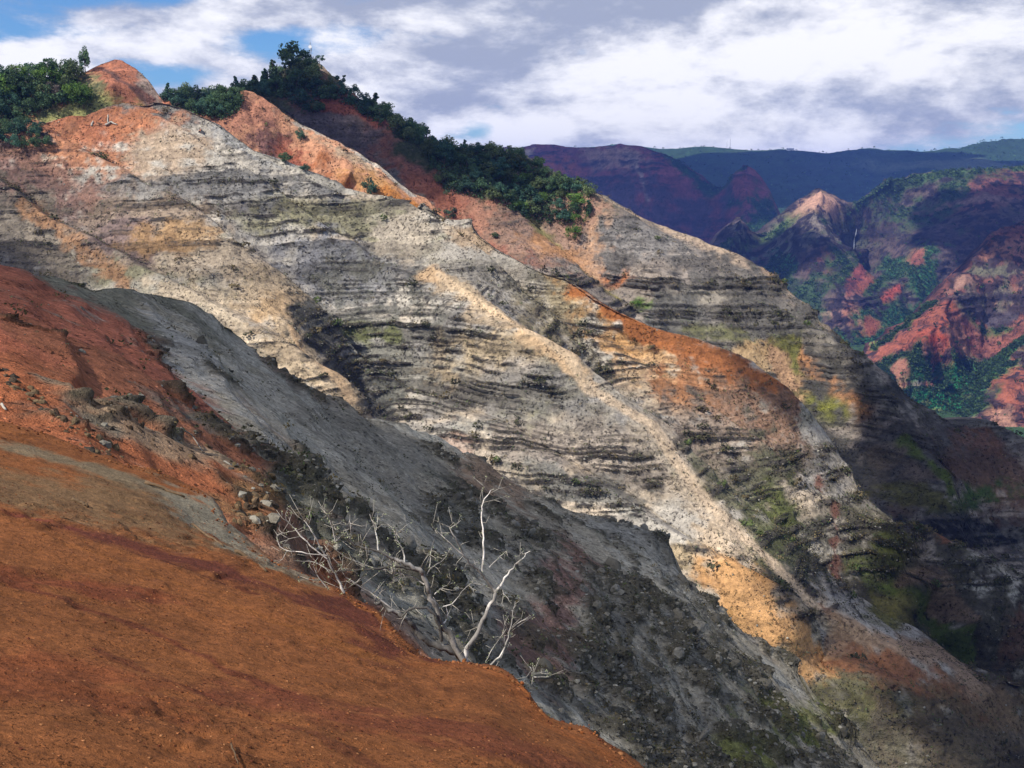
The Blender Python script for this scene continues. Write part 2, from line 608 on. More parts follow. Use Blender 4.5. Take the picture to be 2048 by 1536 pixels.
        self.green = np.clip(soil[..., 1] / (soil[..., 0] + 1e-4) - .92, 0, .5) * 2
        self.u, self.v, self.d = project(P)
        nr, ns = self.nrow, self.ns
        i = (np.arange(nr - 1)[:, None] * ns + np.arange(ns - 1)[None, :]).ravel()
        faces = np.stack([i, i + 1, i + ns + 1, i + ns], 1)
        me = mesh_np(name, P.reshape(-1, 3), faces, mat, True, np.clip(colr, 0.004, 0.9).reshape(-1, 3))
        o = obj(name, me)
        tag(o, label, None, None, 'structure')
        self.obj = o
        self.n = self.normals()
        del self.over
        return self

    def at(self, px, py):
        """ground point seen at a place of the photograph"""
        k = np.argmin(((self.u[:self.nt] - px) ** 2 + (self.v[:self.nt] - py) ** 2).ravel())
        return self.P[:self.nt].reshape(-1, 3)[k].copy()


def E(px, py, rx, ry, c=None, deg=0, **k):
    d = dict(g=(px, py, rx, ry, deg), **k)
    if c is not None:
        d['c'] = c
    return d


def L(pts, w, c=None, **k):
    d = dict(g=(pts, w), **k)
    if c is not None:
        d['c'] = c
    return d


def build_terrain():
    T = {}
    # ---- foreground: red earth slope under the viewer
    crest = [(-190, 800, 25), (-80, 820, 25), (0, 843, 24.5), (82, 863, 24.5), (188, 904, 24), (260, 928, 24), (308, 939, 24),
             (372, 970, 23.8), (420, 990, 23.5), (450, 1042, 22), (500, 1085, 21.5), (560, 1128, 20.5), (600, 1150, 19.8),
             (640, 1163, 19.3), (690, 1185, 18.6), (730, 1205, 18.2), (775, 1245, 17.4), (810, 1290, 16.4), (832, 1315, 15.6),
             (900, 1322, 15.0), (950, 1325, 14.7), (1000, 1335, 14.4), (1030, 1350, 14.1), (1060, 1385, 13.6), (1085, 1420, 13.0),
             (1105, 1440, 12.7), (1180, 1462, 12.6), (1220, 1495, 12.2), (1290, 1540, 11.7), (1400, 1640, 10.8), (1600, 1800, 10)]
    base = [(-400, 2600, 2.2), (-100, 2500, 2.4), (300, 2400, 2.8), (800, 2300, 3.4), (1300, 2200, 4.2), (1900, 2100, 5.5)]
    pts = [(0, 1010, 16.5), (0, 1200, 11), (0, 1400, 7.6), (0, 1536, 6.2), (300, 1536, 6.9), (600, 1536, 7.7), (900, 1536, 8.7),
           (1150, 1536, 10.2), (300, 1100, 16.2), (560, 1160, 17.0), (700, 1240, 15.2), (800, 1310, 14.2), (300, 1250, 11.8),
           (600, 1350, 11.2), (850, 1400, 11.6), (1000, 1420, 11.8), (250, 980, 20.5), (450, 1090, 19.2), (150, 940, 21)]
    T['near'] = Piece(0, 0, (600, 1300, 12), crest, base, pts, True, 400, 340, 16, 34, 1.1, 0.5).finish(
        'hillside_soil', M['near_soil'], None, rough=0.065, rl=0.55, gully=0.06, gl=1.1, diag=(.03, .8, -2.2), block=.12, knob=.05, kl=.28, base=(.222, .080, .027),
        rock=(.10, .04, .02), mask=(.45, .75), ml=3.0, noise_sc=2.2, streak=(4.0, .35), seed=11, rockmix=0.30,
        patches=[E(200, 1000, 330, 60, (.20, .115, .055), 16, ny=.9), L([(60, 900), (300, 970), (420, 1020), (590, 1150)], 55, (.20, .145, .085), ny=.6),
                 L([(420, 1000), (470, 1080), (570, 1140)], 26, (.25, .215, .15)),
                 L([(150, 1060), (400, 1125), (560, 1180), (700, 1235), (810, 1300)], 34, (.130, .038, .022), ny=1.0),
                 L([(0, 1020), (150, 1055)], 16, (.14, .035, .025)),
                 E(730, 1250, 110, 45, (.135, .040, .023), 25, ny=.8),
                 L([(50, 1060), (250, 1120), (500, 1220), (760, 1310)], 22, (.25, .090, .027), ny=.9),
                 L([(40, 1040), (300, 1110), (520, 1190)], 5, (.10, .03, .015), nf=2.5), L([(0, 1150), (300, 1260), (620, 1400)], 7, (.15, .045, .02), nf=2.8), L([(200, 1300), (500, 1420), (800, 1536)], 8, (.15, .05, .02), nf=2.8), E(200, 1170, 220, 22, (.19, .055, .023), 12, ny=1.2), E(120, 1330, 260, 40, (.20, .055, .022), 10, ny=1.2, k=.6),
                 E(650, 1420, 260, 24, (.175, .052, .024), 12, ny=1.2, k=.8), E(980, 1480, 180, 22, (.165, .05, .024), 15, ny=1.1, k=.8),
                 L([(830, 1320), (960, 1330), (1030, 1360), (1100, 1450), (1280, 1540)], 26, (.245, .082, .025), ny=.7),
                 L([(700, 1190), (770, 1240), (830, 1310)], 16, (.29, .10, .03), ny=.4)])  # this stroke paints the sunlit rim of the lip into the earth colour
    # ---- near grey spur and the red earth at its left
    crest = [(-190, 490, 62), (-100, 510, 66), (0, 535, 74), (60, 556, 79), (130, 579, 87), (185, 580, 92), (239, 576, 96), (273, 587, 98),
             (330, 592, 101), (369, 597, 104), (410, 614, 106), (450, 643, 108), (482, 669, 110), (492, 690, 110.5), (547, 720, 114),
             (590, 755, 118), (625, 770, 121), (680, 805, 126), (720, 832, 129), (790, 850, 134), (860, 872, 138), (930, 910, 141),
             (1000, 955, 142), (1060, 990, 142), (1110, 1010, 142), (1150, 1030, 141), (1250, 1048, 140), (1300, 1065, 138), (1330, 1098, 136),
             (1355, 1150, 133), (1450, 1222, 130), (1500, 1272, 129), (1560, 1305, 128), (1600, 1345, 126), (1615, 1385, 124),
             (1690, 1435, 122), (1702, 1480, 120), (1760, 1545, 118), (1900, 1680, 116)]
    base = [(-190, 810, 29), (-60, 850, 30), (60, 890, 31), (280, 985, 30), (450, 1100, 29.5), (600, 1200, 32), (850, 1350, 40),
            (1100, 1500, 48), (1290, 1600, 55), (1500, 1720, 62), (1900, 1950, 74)]
    pts = [(0, 640, 52), (0, 730, 42), (0, 800, 36), (150, 700, 52), (220, 600, 84), (210, 820, 40), (300, 740, 60), (400, 700, 82), (450, 780, 74),
           (330, 890, 44), (420, 930, 42), (520, 1000, 46), (560, 900, 66), (600, 820, 95), (700, 900, 98), (700, 1010, 66), (800, 1060, 72),
           (850, 960, 106), (950, 1060, 100), (1000, 1200, 76), (1100, 1120, 102), (1150, 1300, 80), (1300, 1250, 100), (1250, 1400, 82),
           (1450, 1400, 98), (1450, 1536, 84), (1600, 1480, 104), (390, 660, 96), (480, 740, 92), (430, 720, 90),
           (460, 700, 98), (340, 650, 92), (270, 640, 82)]
    T['spur'] = Piece(20, 0, (700, 950, 85), crest, base, pts, True, 470, 420, 14, 45, 1.2, 1.2, (34, .75)).finish(
        'near_spur_slope', M['spur_rock'], strata_table(15, -130, 30, .8, 2.6), A=0.5, rough=0.5, rl=2.6, knob=1.3, kl=2.6, block=.6, base=(.40, .345, .25),
        rock=(.10, .088, .060), mask=(.44, .64), ml=11, noise_sc=9, streak=(.3, 1.2), seed=23, gully=0.6, gl=7, dip=(-.32, -.20), warp=1.2, slopewarp=.8, rockmix=.85, diag=(1.5, 6.5, .156),
        tints=[((.22, .205, .145), 131, .48, .62), ((.33, .235, .165), 137, .60, .74), ((.47, .43, .34), 143, .60, .72)],
        patches=[E(50, 690, 215, 155, (.46, .145, .075), 28, rock=.0, soft=.2), L([(0, 560), (170, 640), (215, 700)], 80, (.40, .135, .08), rock=.05),
                 L([(0, 780), (200, 850), (330, 900), (480, 1000)], 75, (.42, .14, .06), rock=.0),
                 L([(230, 740), (300, 830), (450, 910)], 50, (.40, .15, .075), rock=.05, k=.9),
                 L([(170, 800), (300, 880), (420, 930), (520, 1000)], 20, (.44, .31, .19), rock=.1, k=.8),
                 E(510, 1000, 70, 45, (.33, .17, .075), 30, rock=.6), E(560, 1090, 50, 50, (.28, .14, .085), 30, rock=.4),
                 E(1300, 1330, 330, 160, (.27, .245, .19), 30, rock=1.0, soft=.5), E(400, 700, 110, 55, None, 25, rock=.9), L([(600, 830), (700, 930), (800, 1010)], 40, (.50, .45, .35), rock=.1, nf=2.5), L([(330, 640), (400, 760), (520, 880)], 22, (.50, .46, .38), rock=.2, nf=2.5), L([(1180, 1050), (1270, 1090), (1310, 1120)], 30, (.40, .37, .30), rock=.3), E(600, 960, 60, 50, (.22, .21, .15), 40, rock=.9), E(900, 1030, 70, 45, (.22, .205, .155), 30, rock=.9),
                 E(1120, 1200, 45, 110, (.32, .19, .14), 12, rock=.5), E(640, 760, 100, 40, (.30, .21, .16), 35, rock=.3, k=.7),
                 E(980, 960, 80, 40, (.36, .23, .14), 30, rock=.15, k=.8), E(760, 900, 120, 80, (.38, .34, .26), 35, rock=.2),
                 E(1580, 1440, 90, 50, (.20, .21, .05), 20, k=.9), E(1500, 1500, 60, 60, (.19, .20, .045), 0, k=.8), E(1600, 1490, 120, 70, None, rock=.9)])
    # ---- the main sunlit banded wall
    ST = strata_table(5, -260, 160, 1.1, 4.2)
    crest = [(-170, 312, 0), (-90, 298, 0), (0, 282, 0), (40, 262, 0), (75, 246, 0), (130, 236, 0), (200, 224, 0), (260, 208, 0), (310, 198, 2), (350, 208, 2),
             (390, 224, 2), (437, 243, 2), (470, 270, 2), (506, 297, 2), (588, 331, 2), (649, 362, 2), (697, 383, 1), (760, 400, 0),
             (815, 415, 0), (850, 404, 0), (897, 437, 0), (942, 441, 0), (962, 468, 0), (1000, 498, 0), (1057, 532, 2), (1135, 556, 3), (1183, 587, 4),
             (1250, 629, 4), (1350, 676, 3), (1387, 686, 2), (1469, 717, 0), (1547, 761, -2), (1580, 792, -4), (1612, 832, -8), (1655, 885, -9),
             (1700, 945, -9), (1750, 1005, -6), (1785, 1036, -3), (1815, 1058, 0), (1850, 1060, 1), (1880, 1064, 1), (1915, 1084, 0), (1960, 1105, 0),
             (2010, 1125, 0), (2060, 1150, 0), (2160, 1200, 0)]
    base = [(-170, 720), (0, 760), (240, 720), (480, 800), (700, 930), (900, 1010), (1060, 1090), (1200, 1180), (1330, 1260), (1450, 1390), (1600, 1540),
            (1700, 1640), (1900, 1760), (2160, 1900)]
    base = [(a, b, 4) for a, b in base]
    pts = line([(300, 330, 2), (420, 480, 5), (520, 590, 10), (590, 650, 13), (640, 730, 14), (690, 800, 12)], 3) \
        + line([(560, 480, 0), (630, 620, -6), (680, 710, -11), (720, 780, -13), (770, 835, -10), (850, 880, -5)], 3) \
        + line([(870, 540, 5), (930, 580, 10), (1000, 625, 14), (1070, 665, 17), (1130, 712, 18), (1170, 775, 16), (1230, 810, 15), (1300, 850, 16),
                (1350, 920, 14), (1390, 975, 15), (1440, 1030, 16), (1500, 1080, 17), (1560, 1125, 18), (1630, 1195, 19), (1690, 1255, 20), (1800, 1292, 18), (1880, 1314, 15), (1940, 1355, 12), (1990, 1405, 8), (2060, 1490, 4)], 3) \
        + line([(1020, 575, -4), (1090, 630, -6), (1160, 690, -6), (1220, 750, -3), (1290, 800, 0), (1360, 850, 3), (1450, 930, 4), (1530, 1010, 2), (1620, 1110, -2), (1680, 1180, -5), (1760, 1235, -8), (1850, 1268, -9), (1920, 1308, -9), (1985, 1370, -9), (2060, 1440, -9)], 3) \
        + [(900, 700, -5), (800, 600, -5), (950, 800, -2), (1050, 880, 4), (1150, 960, 8), (1250, 1000, 11), (1400, 760, 2), (1500, 850, 1), (1560, 950, -2), (1600, 1050, -3), (1640, 960, -6), (1680, 1100, -6),
           (1820, 1072, 4), (1880, 1160, 5), (1950, 1260, 4), (2030, 1360, 2), (1740, 1060, -6), (1790, 1160, -9), (1860, 1230, -9),
           (200, 400, 0), (100, 500, 0), (400, 330, 2), (700, 480, -1), (1350, 1100, 16), (1450, 1200, 22), (1560, 1280, 26), (1640, 1320, 9), (1680, 1400, 17),
           (1800, 1380, 20), (1900, 1480, 16), (1620, 1270, 15)]
    T['wall'] = Piece(15, 43, (760, 835, 380), crest, base, pts, False, 760, 430, 12, 70, 1.6, 2.5).finish(
        'banded_canyon_wall', M['wall_rock'], ST, A=2.1, rough=1.0, rl=8, block=2.2, gully=1.5, gl=16, base=(.42, .375, .31), rock=(.062, .054, .049),
        mask=(.34, .58), ml=42, warp=3.0, noise_sc=26, streak=(.22, 1.2), seed=31, dip=(0.02, -0.01), tone=.36, slopewarp=1.6, diag=(3.0, 22, .95), saw=(9.0, 46, .95),
        tints=[((.45, .36, .26), 131, .56, .72), ((.23, .21, .185), 137, .49, .64), ((.22, .20, .125), 141, .60, .74)],
        patches=[E(180, 262, 190, 48, (.43, .165, .085), -6, rock=.05), E(150, 310, 130, 45, (.42, .19, .10), 12, rock=.1, ny=1.2), E(290, 250, 80, 40, (.44, .18, .09), rock=.05),
                 E(330, 300, 70, 60, (.44, .33, .23), rock=.15, ny=1.2), E(40, 370, 190, 80, (.21, .125, .10), 20, rock=.75), E(30, 470, 150, 90, (.20, .165, .125), 20, rock=.8),
                 L([(60, 420), (140, 470), (210, 530), (260, 580)], 20, (.34, .18, .09), rock=.35, nf=3, k=.85), L([(0, 300), (100, 330), (180, 390), (230, 450)], 20, (.30, .16, .11), rock=.2, k=.7),
                 E(470, 372, 190, 24, (.25, .235, .215), rock=1), E(300, 440, 130, 40, (.28, .21, .15), rock=.85), E(410, 505, 150, 40, (.44, .35, .25), 12, rock=.7),
                 E(500, 270, 90, 50, (.36, .345, .32), 30, rock=.45), E(640, 450, 130, 60, None, 30, rock=.9), E(700, 550, 150, 60, (.27, .26, .26), 25, rock=.95),
                 E(260, 470, 60, 35, (.21, .15, .13), rock=.8), E(350, 470, 70, 22, (.38, .225, .10), rock=.4, k=.8),
                 L([(300, 570), (420, 600), (500, 680), (580, 740)], 24, (.50, .40, .28), rock=.3), L([(540, 600), (590, 660), (650, 740), (690, 800)], 40, (.49, .37, .24), rock=.55),
                 E(560, 615, 50, 22, (.50, .34, .19), rock=.2),
                 E(760, 700, 120, 110, (.20, .19, .155), 20, rock=.8), E(850, 740, 160, 60, (.20, .185, .15), 0, rock=.9, k=.8), E(770, 670, 60, 25, (.18, .19, .07), k=.8),
                 E(960, 800, 170, 40, (.20, .18, .15), rock=1.0), E(760, 800, 60, 40, (.15, .145, .12), 30, rock=.9),
                 E(1010, 690, 150, 45, (.40, .31, .20), 10, rock=.75), L([(860, 540), (960, 600), (1050, 660), (1130, 720), (1180, 780)], 22, (.56, .38, .22), rock=.1),
                 L([(900, 560), (960, 610), (1010, 640)], 26, (.50, .38, .25), rock=.6),
                 E(1080, 500, 60, 30, (.40, .36, .29), 20, rock=.5), E(940, 480, 60, 20, (.48, .35, .23), rock=.3), E(820, 470, 60, 30, (.44, .37, .28), rock=.35),
                 E(1120, 640, 70, 70, (.33, .27, .17), 20, rock=.75), E(1190, 615, 70, 30, (.50, .27, .10), 30, rock=.1), E(1260, 690, 120, 40, (.52, .30, .13), 18, rock=.3),
                 E(1300, 770, 130, 50, (.50, .33, .185), 15, rock=.45), E(1240, 790, 80, 40, (.46, .40, .31), 10, rock=.3, k=.8),
                 L([(1150, 575), (1250, 640), (1350, 690), (1460, 735), (1550, 780)], 20, (.37, .135, .045), rock=.1), E(1460, 745, 110, 30, (.36, .135, .05), 20, rock=.1),
                 E(1400, 790, 100, 40, (.38, .18, .085), 20, rock=.2), E(1500, 850, 100, 60, (.28, .165, .105), 30, rock=.4), E(1420, 900, 110, 60, (.27, .21, .16), 30, rock=.7),
                 E(1540, 940, 70, 50, (.19, .14, .10), 30, rock=.8), E(930, 860, 200, 25, (.25, .235, .20), rock=.6), E(1120, 900, 220, 60, (.30, .25, .20), 10, rock=.95),
                 E(900, 890, 50, 30, (.40, .23, .16), k=.5), E(1100, 970, 80, 20, (.50, .40, .27), 20, rock=.4), E(1200, 1000, 160, 40, (.28, .26, .22), 15, rock=1.0),
                 L([(870, 545), (930, 585), (1000, 630), (1070, 670), (1130, 716), (1172, 778)], 9, (.60, .44, .28), rock=.05, nz=.7, nf=.8, ny=.4, bed=0),
                 L([(500, 300), (590, 336), (650, 366), (700, 386)], 8, (.44, .40, .33), rock=.2, nz=.8, nf=1, bed=0), L([(590, 650), (640, 730), (690, 800)], 10, (.56, .38, .22), rock=.1, nz=.8, nf=1, bed=0),
                 L([(620, 640), (665, 725), (715, 790), (770, 838)], 13, (.10, .095, .08), rock=1, nz=1, bed=0), L([(1010, 575), (1080, 625), (1150, 690), (1210, 745)], 16, (.20, .18, .13), rock=.9, nz=1.2, bed=0, k=.7),  # dark strokes: shade of the gullies behind the ribs, painted in
                 L([(1290, 845), (1360, 930), (1400, 1000)], 26, (.46, .38, .28), rock=.4, k=.5), L([(1390, 980), (1450, 1050), (1540, 1115), (1640, 1215)], 30, (.52, .41, .29), rock=.15),
                 E(1440, 1080, 60, 60, (.50, .38, .26), 35, rock=.25), E(1480, 1150, 70, 34, (.52, .25, .085), 20, rock=.15), E(1500, 1220, 55, 50, (.56, .28, .09), 35, rock=.1),
                 E(1350, 1110, 40, 50, (.50, .38, .22), 40, rock=.5), E(1570, 1290, 70, 28, (.50, .32, .17), 40, rock=.4), E(1590, 1190, 70, 50, (.30, .24, .17), 30, rock=.9),
                 E(1620, 1270, 60, 40, (.17, .15, .11), 20, rock=1.0), L([(1650, 1210), (1700, 1260), (1760, 1290)], 12, (.30, .18, .115), rock=.2),
                 E(1800, 1330, 120, 36, (.30, .145, .07), 18, rock=.25), E(1890, 1390, 90, 40, (.27, .17, .08), 22, rock=.3), E(1700, 1360, 60, 40, (.19, .17, .10), 10, rock=.6),
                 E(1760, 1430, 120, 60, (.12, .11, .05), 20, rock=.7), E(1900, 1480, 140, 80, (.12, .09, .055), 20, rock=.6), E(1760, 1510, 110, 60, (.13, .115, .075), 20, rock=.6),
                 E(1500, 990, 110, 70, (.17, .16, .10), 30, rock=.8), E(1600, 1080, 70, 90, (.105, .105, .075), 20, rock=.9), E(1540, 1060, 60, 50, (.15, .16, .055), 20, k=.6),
                 E(1700, 1060, 130, 110, (.09, .082, .06), 30, rock=.85), E(1850, 1180, 170, 90, (.09, .08, .058), 30, rock=.8), E(2000, 1250, 140, 130, (.08, .07, .05), 30, rock=.8), E(1560, 1020, 60, 40, (.12, .13, .045), 30), E(1740, 1130, 50, 30, (.10, .115, .04), 30), E(1700, 1300, 50, 30, (.16, .155, .06), 20), E(2020, 1480, 150, 110, (.13, .10, .065), 30, rock=.5), E(1960, 1400, 80, 30, (.20, .135, .075), 30, rock=.3),  # first patches: gorge recess darkened, its shade put into the rock colour
                 L([(1640, 950), (1658, 1020), (1675, 1100), (1692, 1185)], 11, (.15, .075, .055), rock=.15, nf=2.6),
                 L([(1780, 1180), (1850, 1230), (1900, 1280), (1960, 1350)], 20, (.095, .125, .03), rock=.1, nf=2.4), E(1760, 1240, 50, 20, (.20, .18, .06), 20), E(1880, 1076, 45, 14, (.27, .12, .065), 15, rock=.1, nz=.5),
                 L([(1815, 1065), (1850, 1100), (1870, 1130)], 9, (.30, .25, .20)), L([(1830, 1150), (1890, 1190), (1940, 1230)], 14, (.26, .18, .12)), E(1780, 1090, 40, 26, (.15, .155, .045), 20), E(2030, 1250, 30, 60, (.17, .09, .06), k=.8),
                 L([(1175, 780), (1230, 812), (1295, 850), (1350, 920), (1395, 985), (1450, 1045), (1540, 1110), (1640, 1210)], 11, (.58, .44, .30), rock=.1, nz=.8, nf=1.0, ny=.4, bed=0),
                 E(1440, 1085, 50, 55, (.54, .42, .29), 40, rock=.15), E(1475, 1150, 60, 34, (.56, .27, .09), 25, rock=.1), E(1505, 1225, 48, 50, (.60, .31, .11), 35, rock=.1), E(1570, 1285, 60, 26, (.54, .34, .18), 40, rock=.3),
                 L([(1430, 1120), (1500, 1195), (1570, 1265), (1630, 1320)], 28, (.60, .33, .14), rock=.15), E(1345, 1110, 34, 50, (.54, .41, .25), 40, rock=.4), L([(1705, 1262), (1800, 1294), (1880, 1316), (1940, 1356)], 9, (.40, .27, .17), rock=.1, nz=.8, nf=.8, bed=0), E(1810, 1335, 110, 30, (.36, .165, .08), 18, rock=.15)])
    # ---- knoll of bare red earth above the bench
    crest = [(-260, 150), (-100, 165), (0, 160), (90, 156), (140, 150), (170, 142), (200, 127), (228, 118), (246, 120), (262, 130), (300, 163), (342, 203), (365, 228), (400, 260)]
    base = [(-260, 330), (0, 300), (75, 262), (150, 250), (250, 232), (310, 225), (350, 240), (400, 285)]
    T['knoll'] = Piece(12, 36, (200, 226, T['wall'].at(200, 226)[1] + 6), [(a, b, 0) for a, b in crest], [(a, b, -7) for a, b in base],
                       [(200, 150, 3), (225, 170, 4), (300, 200, 2), (150, 200, 0), (255, 200, -2)], False, 170, 80, 10, 60, 1.6, 1.2).finish(
        'red_earth_knoll', M['wall_rock'], ST, A=1.2, rough=.6, rl=7, block=2.4, gully=.8, gl=12, base=(.40, .155, .09), rock=(.13, .09, .075), mask=(.5, .8), ml=30,
        noise_sc=18, seed=43, streak=(.3, 1.2),
        patches=[E(175, 170, 36, 30, (.30, .24, .12), -25, rock=.1), E(140, 222, 110, 20, (.33, .32, .12), -10, rock=0, nz=.8, nf=.8), E(300, 185, 40, 26, (.33, .245, .20), 40, rock=.7),
                 E(60, 180, 130, 60, (.08, .10, .05), rock=.1), L([(205, 135), (240, 160), (300, 200)], 8, (.20, .10, .08), rock=.8)])
    yw = T['wall'].at(600, 338)[1]
    # ---- second spur: orange face behind the wall
    crest = [(330, 250), (400, 215), (440, 200), (465, 184), (490, 181), (512, 184), (530, 194), (552, 212), (600, 243), (640, 265), (690, 288), (737, 315), (772, 340), (805, 369),
             (830, 388), (856, 398), (900, 440), (960, 490), (1050, 560)]
    base = [(330, 420), (500, 430), (640, 470), (800, 520), (1050, 660)]
    T['orange'] = Piece(22, 42, (600, 338, yw + 22), [(a, b, 0) for a, b in crest], [(a, b, 0) for a, b in base],
                        [(480, 240, 1), (540, 275, -2), (560, 300, -5), (600, 330, -6), (640, 300, 2), (700, 350, 3), (740, 395, 1), (780, 380, 3), (700, 380, -3), (650, 345, -3)], False, 290, 120, 10, 70, 1.7, 2.5).finish(
        'orange_spur', M['wall_rock'], ST, A=1.6, rough=.8, rl=8, block=2.4, gully=1.6, gl=13, base=(.47, .235, .135), rock=(.16, .10, .08), mask=(.5, .75), ml=34,
        noise_sc=20, seed=53, dip=(.02, -.01), streak=(.25, 1.3),
        patches=[E(490, 225, 60, 40, (.44, .20, .125), rock=.1), E(535, 290, 50, 32, (.17, .085, .075), 25, rock=.8), E(600, 330, 60, 25, (.36, .12, .07), 30, rock=.2),
                 E(690, 300, 90, 26, (.49, .35, .23), 30, rock=.6), E(740, 370, 70, 30, (.54, .28, .115), 25, rock=.1), E(790, 395, 50, 16, (.50, .20, .055), 15, rock=.05),
                 L([(600, 240), (690, 286), (760, 328), (830, 390)], 9, (.46, .40, .33), rock=.3), E(640, 320, 26, 40, (.42, .165, .075), 20), E(690, 370, 20, 30, (.40, .17, .07), 20)])
    # ---- forested ridge, its red face and the long spur running out to the right
    crest = [(240, 230), (330, 200), (360, 190), (420, 186), (470, 184), (510, 178), (545, 158), (575, 140), (605, 128), (630, 122), (650, 132), (668, 152), (700, 180), (740, 206), (780, 232),
             (830, 262), (870, 280), (930, 300), (1000, 305), (1040, 315), (1080, 340), (1120, 362), (1160, 374), (1190, 385), (1220, 395), (1250, 413), (1300, 440), (1350, 463),
             (1420, 490), (1470, 512), (1520, 538), (1560, 562), (1590, 590), (1625, 615), (1650, 645), (1690, 672), (1730, 712), (1765, 735), (1785, 760), (1792, 785), (1814, 805), (1838, 817), (1865, 836), (1890, 850),
             (1950, 851), (1985, 845), (2012, 862), (2050, 876), (2140, 930)]
    base = [(240, 420), (500, 420), (700, 470), (900, 560), (1050, 640), (1250, 760), (1400, 830), (1560, 960), (1640, 1100), (1700, 1180), (1800, 1220), (1950, 1260), (2140, 1320)]
    y3 = T['orange'].at(737, 315)[1] + 70
    pts = line([(640, 150, 6), (760, 250, 4), (850, 330, 4), (930, 390, 6), (1000, 440, 5), (1080, 500, 4), (1160, 560, 2), (1240, 620, 0)], 2) \
        + line([(1180, 400, 6), (1260, 460, 8), (1330, 520, 7), (1300, 600, 0)], 2) + line([(1070, 455, -4), (1150, 520, -6), (1220, 590, -8), (1330, 660, -8)], 2) \
        + line([(1655, 655, 7), (1700, 720, 9), (1750, 800, 10), (1800, 860, 10), (1860, 900, 12), (1920, 960, 12)], 3) + line([(1600, 700, -2), (1650, 780, -4), (1700, 870, -8), (1740, 960, -10)], 3) \
        + [(720, 280, -3), (900, 450, -2), (1450, 600, 4), (1600, 650, 3), (1500, 690, 2), (1850, 1000, 6), (2000, 950, 2), (2000, 1050, -4), (1640, 900, -10)]
    T['ridge'] = Piece(11, 41, (900, 420, y3), [(a, b, 0) for a, b in crest], [(a, b, 0) for a, b in base], pts, False, 570, 290, 12, 110, 1.5, 4).finish(
        'forested_ridge', M['wall_rock'], strata_table(9, -320, 160, 1.4, 5.0), A=2.6, rough=.9, rl=9, block=3.0, gully=1.8, gl=20, base=(.27, .225, .185), rock=(.085, .08, .076),
        mask=(.30, .52), ml=50, noise_sc=28, seed=63, dip=(.03, .0), streak=(.25, 1.3), tone=.3, slopewarp=1.6, diag=(3.0, 26, .9), saw=(7.0, 50, .9), tints=[((.33, .23, .16), 131, .54, .70), ((.17, .155, .13), 137, .5, .66)],
        patches=[E(560, 190, 330, 90, (.08, .085, .045), 20, rock=.2), L([(640, 200), (760, 255), (860, 330), (960, 430), (1050, 480)], 65, (.29, .125, .085), rock=.35),
                 E(700, 250, 80, 30, (.20, .15, .135), 25, rock=.7), E(640, 260, 80, 40, (.15, .12, .12), 30, rock=.6), L([(640, 205), (720, 225), (760, 250)], 12, (.33, .11, .07), rock=.05),
                 E(890, 390, 110, 28, (.31, .12, .075), 35, rock=.1), E(980, 440, 60, 30, (.40, .20, .13), 25, rock=.15), E(840, 300, 60, 26, (.28, .135, .10), 20, rock=.4),
                 L([(860, 290), (960, 340), (1060, 390), (1150, 420)], 60, (.07, .085, .04), rock=.2), E(1100, 490, 90, 40, (.33, .21, .15), 30, rock=.7),
                 L([(1070, 455), (1130, 510), (1230, 600)], 13, (.23, .20, .08), rock=.1), E(1140, 520, 60, 14, (.48, .25, .12), 20, rock=.15),
                 E(1170, 420, 40, 36, (.40, .23, .16), 30, rock=.2), E(1215, 500, 50, 62, (.50, .30, .18), 15, rock=.2), E(1235, 552, 26, 18, (.44, .17, .07), rock=.05),
                 L([(1180, 388), (1290, 440), (1420, 496), (1500, 530), (1590, 600)], 15, (.46, .34, .24), rock=.25), E(1550, 550, 60, 18, (.42, .27, .17), 30, rock=.2),
                 E(1310, 480, 90, 34, (.24, .22, .20), 15, rock=.9), E(1480, 590, 170, 60, (.15, .135, .12), 12, rock=1.0), E(1400, 590, 80, 22, (.36, .315, .25), 5, rock=.5), E(1560, 640, 110, 40, (.13, .12, .105), 15, rock=1),
                 E(1340, 640, 50, 60, (.17, .16, .14), 30, rock=.8), E(1270, 605, 26, 14, (.12, .18, .04), 30), E(1450, 665, 60, 14, (.17, .165, .085), 8, rock=.6),
                 E(1510, 715, 50, 20, (.48, .33, .18), 20, rock=.15), E(1580, 710, 70, 16, (.46, .30, .15), 5, rock=.1), L([(1580, 710), (1620, 770), (1670, 830)], 34, (.155, .15, .045), rock=.3),
                 L([(1560, 720), (1600, 790)], 16, (.46, .28, .16), rock=.1), L([(1630, 710), (1680, 770), (1730, 820)], 22, (.44, .215, .10), rock=.1), L([(1650, 695), (1700, 750), (1740, 790)], 9, (.56, .44, .32), rock=.1),
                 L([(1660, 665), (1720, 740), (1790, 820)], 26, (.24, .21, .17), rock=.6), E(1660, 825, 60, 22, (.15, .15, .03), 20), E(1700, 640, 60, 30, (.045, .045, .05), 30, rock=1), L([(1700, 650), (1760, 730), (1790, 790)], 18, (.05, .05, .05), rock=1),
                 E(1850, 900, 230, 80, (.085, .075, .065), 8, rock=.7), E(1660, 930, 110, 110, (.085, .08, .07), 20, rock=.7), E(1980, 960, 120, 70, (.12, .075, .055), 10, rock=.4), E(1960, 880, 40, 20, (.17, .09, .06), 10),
                 L([(1805, 880), (1850, 920), (1890, 955), (1900, 985)], 11, (.105, .135, .03), rock=0, nf=2.2), E(1950, 990, 60, 26, (.06, .095, .03), -8, rock=0), E(1830, 985, 70, 22, (.13, .12, .045), 8), E(1780, 910, 40, 26, (.17, .135, .10), 20), E(1830, 940, 40, 20, (.18, .14, .11)),
                 E(1930, 1055, 140, 22, (.03, .03, .035), 3, rock=1)])  # near-black strip: deep shade at the ridge foot painted as ground colour
    return T


T = build_terrain()


